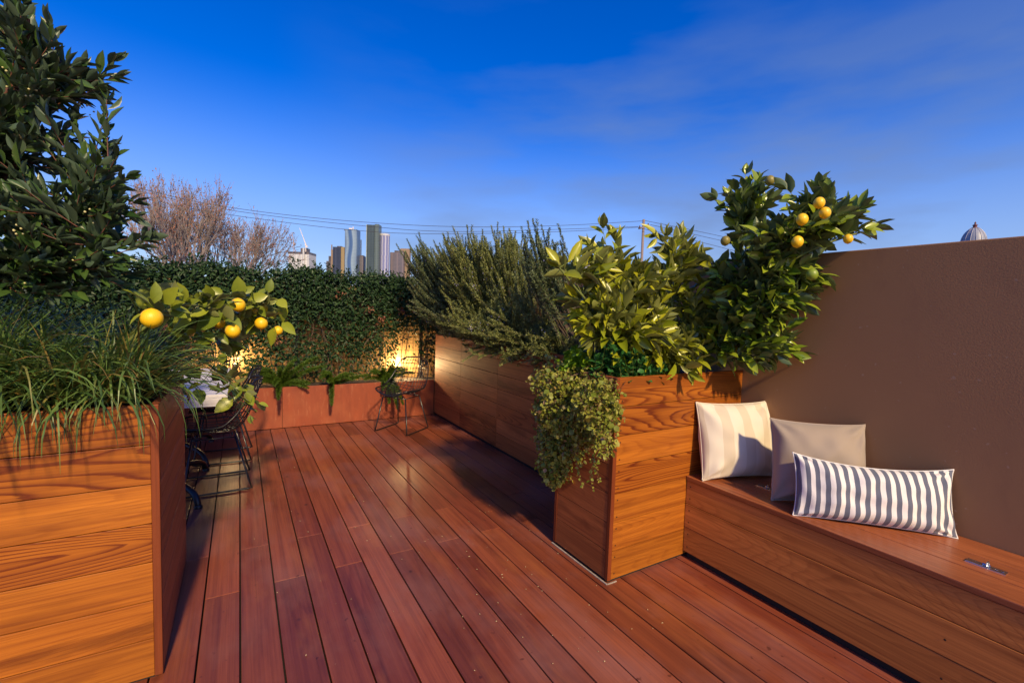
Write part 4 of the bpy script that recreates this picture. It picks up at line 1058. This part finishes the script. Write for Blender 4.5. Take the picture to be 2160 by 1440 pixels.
building('glass_tower', 'tallest slab tower in dull grey green glass', 784, 520, [('wall', facade('green_grey_glass', (.085, .12, .13), (.06, .085, .10), 3.5, 5, vary=.5), [(771.2, 788, 475.5, 620, D-20, 30)]), ('side_wall', facade('green_grey_glass_light', (.15, .19, .19), (.10, .14, .14), 3.5, 5), [(788.2, 796.6, 474.2, 620, D-20, 30, 2)]), ('fin', plain('pale_green_fin', (.34, .40, .36), .5), [(771.0, 772.0, 475, 620, D-24, 3)])])
# rounded tower
pr = at(810, 600, D+10); r = thing('glass_tower', 'rounded tower with white and violet vertical stripes, right of the tallest slab', 'tower', (pr[0], pr[1], -7))
rad = 10.6/CF*(D+10); zt = at(810, 497, D+10)[2]
t = NT('striped_round_glass'); tc = t.n('ShaderNodeTexCoord'); sx = t.n('ShaderNodeSeparateXYZ'); t.l(tc.outputs['Object'], sx.inputs[0])
an = t.math('ADD', t.math('ARCTAN2', sx.outputs[1], sx.outputs[0]), t.math('MULTIPLY', t.noise(t.mapping(tc.outputs['Object'], (0, 0, .03)), 1, 1), .5))
c = t.ramp(t.math('FRACT', t.math('MULTIPLY', an, 1.6)), [(0, (.15, .16, .34)), (.35, (.22, .23, .42)), (.45, (.08, .10, .27)), (.6, (.46, .46, .56)), (.8, (.44, .44, .55)), (1, (.17, .18, .36))])
t.base(c); t.set(Roughness=.3)
b = MB(); b.lathe((pr[0], pr[1], -7), [(rad, 0), (rad, zt+7), (.01, zt+7)], 28); b.build('wall', t.m, r, False)
b = MB(); b.lathe((pr[0], pr[1], zt), [(rad*1.03, -3), (rad*1.03, 3), (rad*.9, 3.2), (.01, 3.2)], 28); b.build('crown', plain('pale_ring', (.5, .5, .54), .4), r)
building('office_block', 'low stepped brown block half hidden by the rosemary', 838, 545, [('wall', facade('mauve_brown_floors', (.22, .18, .2), (.13, .12, .15), 6, 4), [(821.5, 850, 533, 620, D+40, 40)]), ('upper_storey', fc_brown, [(832, 850, 528.5, 532.8, D+40, 30)]), ('side_wing', m_tan, [(843, 862, 525, 620, D+60, 20)])], 'building')

# nearer roofs just over the side wall
D2 = 60
def house(name, label, u, D, parts):
    p = at(u, 600, D); r = thing(name, label, 'house', (p[0], p[1], -7))
    for pn, mat, boxes in parts:
        b = MB()
        for q in boxes: bld(b, *q)
        b.build(pn, mat, r)
m_gw = plain('grey_cladding', (.24, .24, .27), .7, scale=2); m_ww = plain('white_frame', (.72, .74, .78), .5); m_dk = plain('dark_flat_roof', (.05, .05, .07), .6)
house('grey_house', 'grey flat roofed house with white chimney glimpsed behind the citrus shrub', 1265, D2,
      [('wall', m_gw, [(1231, 1312, 554, 640, D2, 6)]), ('parapet', m_dk, [(1230, 1262, 551, 553.8, D2, 6.2, -.1), (1279, 1313, 552, 553.8, D2, 6.2, -.1)]), ('window', m_ww, [(1261, 1267, 558, 567, D2, .1, -.12)]), ('chimney', m_ww, [(1294.5, 1297.5, 531, 553.8, D2, .6, 1), (1300, 1302.5, 531, 553.8, D2, .6, 1)]), ('canopy', m_dk, [(1305, 1332, 547.5, 550.5, D2-2, 5)]), ('canopy_post', m_ww, [(1313.5, 1314.5, 550.7, 600, D2-2, .2)])])
house('tiled_house', 'terracotta tiled roof peeping over the side wall beside the rosemary', 1165, 40,
      [('roof', plain('terracotta_tiles', (.50, .22, .13), .8, var=.3, scale=6), [(1120, 1215, 567, 576, 40, 5)]), ('wall', plain('cream_wall', (.5, .44, .36), .8), [(1122, 1213, 576.2, 640, 40.3, 4)])])

# dome lantern beyond the wall
pd = at(2054, 505, 60); r = thing('dome', 'pale ribbed dome with a dark red finial rising beyond the brown wall', 'dome', (pd[0], pd[1], -7))
zt = at(2054, 481.5, 60)[2]
prof = [(1.34, -3.0), (1.32, -2.4), (1.26, -1.8), (1.14, -1.2), (.95, -.7), (.68, -.3), (.45, -.06), (.28, 0)]
b = MB(); b.lathe((pd[0], pd[1], zt), prof, 28); b.build('dome_shell', plain('pale_lead', (.25, .27, .33), .45, scale=3), r, True)
b = MB()
for k in range(14):
    a = k*2*math.pi/14; b.tube([(pd[0]+q*1.015*math.cos(a), pd[1]+q*1.015*math.sin(a), zt+z) for q, z in prof], .04, 4)
b.build('rib', plain('lead_rib', (.34, .35, .42), .5), r)
b = MB(); b.lathe((pd[0], pd[1], zt), [(.34, -.02), (.35, .06), (.2, .12), (.19, .28), (.27, .34), (.24, .42), (.10, .5), (.08, .6), (.12, .68), (.05, .75), (.0001, .9)], 14); b.build('finial', plain('dark_red_finial', (.13, .035, .035), .5), r, True)
b = MB(); b.lathe((pd[0], pd[1], -7), [(3.4, 0), (3.4, zt+2.0), (1.9, zt+2.6), (1.5, zt+2.7), (1.42, zt+4.1), (.1, zt+4.1)], 20); b.build('drum', plain('cream_drum', (.5, .46, .4), .8), r)

# ================================================================== LIGHT AND SKY
AZ, EL = R(5), R(36)
travel = Vector((math.sin(AZ)*math.cos(EL), math.cos(AZ)*math.cos(EL), -math.sin(EL)))
sd = bpy.data.lights.new('sun', 'SUN'); sd.energy = 3.4; sd.angle = R(3.0); sd.color = (1.0, .76, .42)
so = bpy.data.objects.new('sun', sd); col.objects.link(so); so.rotation_mode = 'QUATERNION'; so.rotation_quaternion = travel.to_track_quat('-Z', 'Y')
so.location = (0, -5, 6)

wd = bpy.data.worlds.new('World'); scene.world = wd; wd.use_nodes = True
nt = wd.node_tree; bg = nt.nodes['Background']
sky = nt.nodes.new('ShaderNodeTexSky'); sky.sky_type = 'NISHITA'; sky.sun_disc = False
sky.sun_elevation = EL; sky.sun_rotation = R(180)+AZ; sky.altitude = 50; sky.air_density = 1.0; sky.dust_density = .6; sky.ozone_density = 2.5
def N(t_, **k):
    o = nt.nodes.new(t_)
    for a, b_ in k.items(): setattr(o, a, b_)
    return o
hs = N('ShaderNodeHueSaturation'); hs.inputs['Saturation'].default_value = 1.5; hs.inputs['Value'].default_value = 1.22; hs.inputs['Hue'].default_value = .526
nt.links.new(sky.outputs[0], hs.inputs['Color'])
tcw = N('ShaderNodeTexCoord'); mp = N('ShaderNodeMapping'); mp.inputs['Scale'].default_value = (1.5, 1.5, 6.0); mp.inputs['Location'].default_value = (1.3, .7, 2.4)
nt.links.new(tcw.outputs['Generated'], mp.inputs['Vector'])
nz = N('ShaderNodeTexNoise'); nz.inputs['Scale'].default_value = 1.5; nz.inputs['Detail'].default_value = 5; nz.inputs['Roughness'].default_value = .5
nt.links.new(mp.outputs[0], nz.inputs['Vector'])
rp = N('ShaderNodeValToRGB'); rp.color_ramp.elements[0].position = .41; rp.color_ramp.elements[0].color = (0, 0, 0, 1); rp.color_ramp.elements[1].position = .66; rp.color_ramp.elements[1].color = (1, 1, 1, 1)
nt.links.new(nz.outputs['Fac'], rp.inputs[0])
# clouds gather to the right (+x) part of the sky, low down
sxw = N('ShaderNodeSeparateXYZ'); nt.links.new(tcw.outputs['Generated'], sxw.inputs[0])
mr = N('ShaderNodeMapRange'); mr.inputs['From Min'].default_value = .05; mr.inputs['From Max'].default_value = .6; nt.links.new(sxw.outputs[0], mr.inputs[0])
mz = N('ShaderNodeMapRange'); mz.inputs['From Min'].default_value = .60; mz.inputs['From Max'].default_value = .18; nt.links.new(sxw.outputs[2], mz.inputs[0])
mm = N('ShaderNodeMath', operation='MULTIPLY'); nt.links.new(mr.outputs[0], mm.inputs[0]); nt.links.new(mz.outputs[0], mm.inputs[1])
m2 = N('ShaderNodeMath', operation='MULTIPLY'); nt.links.new(mm.outputs[0], m2.inputs[0]); nt.links.new(rp.outputs[0], m2.inputs[1])
m3 = N('ShaderNodeMath', operation='MULTIPLY'); nt.links.new(m2.outputs[0], m3.inputs[0]); m3.inputs[1].default_value = .9
hzr = N('ShaderNodeMapRange', interpolation_type='SMOOTHSTEP'); hzr.inputs['From Min'].default_value = .40; hzr.inputs['From Max'].default_value = .04; hzr.inputs['To Max'].default_value = .72
nt.links.new(sxw.outputs[2], hzr.inputs[0])
hzm = N('ShaderNodeMix', data_type='RGBA'); nt.links.new(hzr.outputs[0], hzm.inputs[0]); nt.links.new(hs.outputs[0], hzm.inputs[6]); hzm.inputs[7].default_value = (1.95, 2.8, 5.2, 1)
mx = N('ShaderNodeMix', data_type='RGBA'); nt.links.new(m3.outputs[0], mx.inputs[0]); nt.links.new(hzm.outputs[2], mx.inputs[6]); mx.inputs[7].default_value = (1.25, 1.75, 3.0, 1)
nt.links.new(mx.outputs[2], bg.inputs['Color']); bg.inputs['Strength'].default_value = .10

scene.view_settings.view_transform = 'Standard'; scene.view_settings.look = 'None'
scene.view_settings.exposure = 0.62; scene.view_settings.gamma = 1.0
scene.render.engine = 'CYCLES'
scene.cycles.max_bounces = 8; scene.cycles.transparent_max_bounces = 8
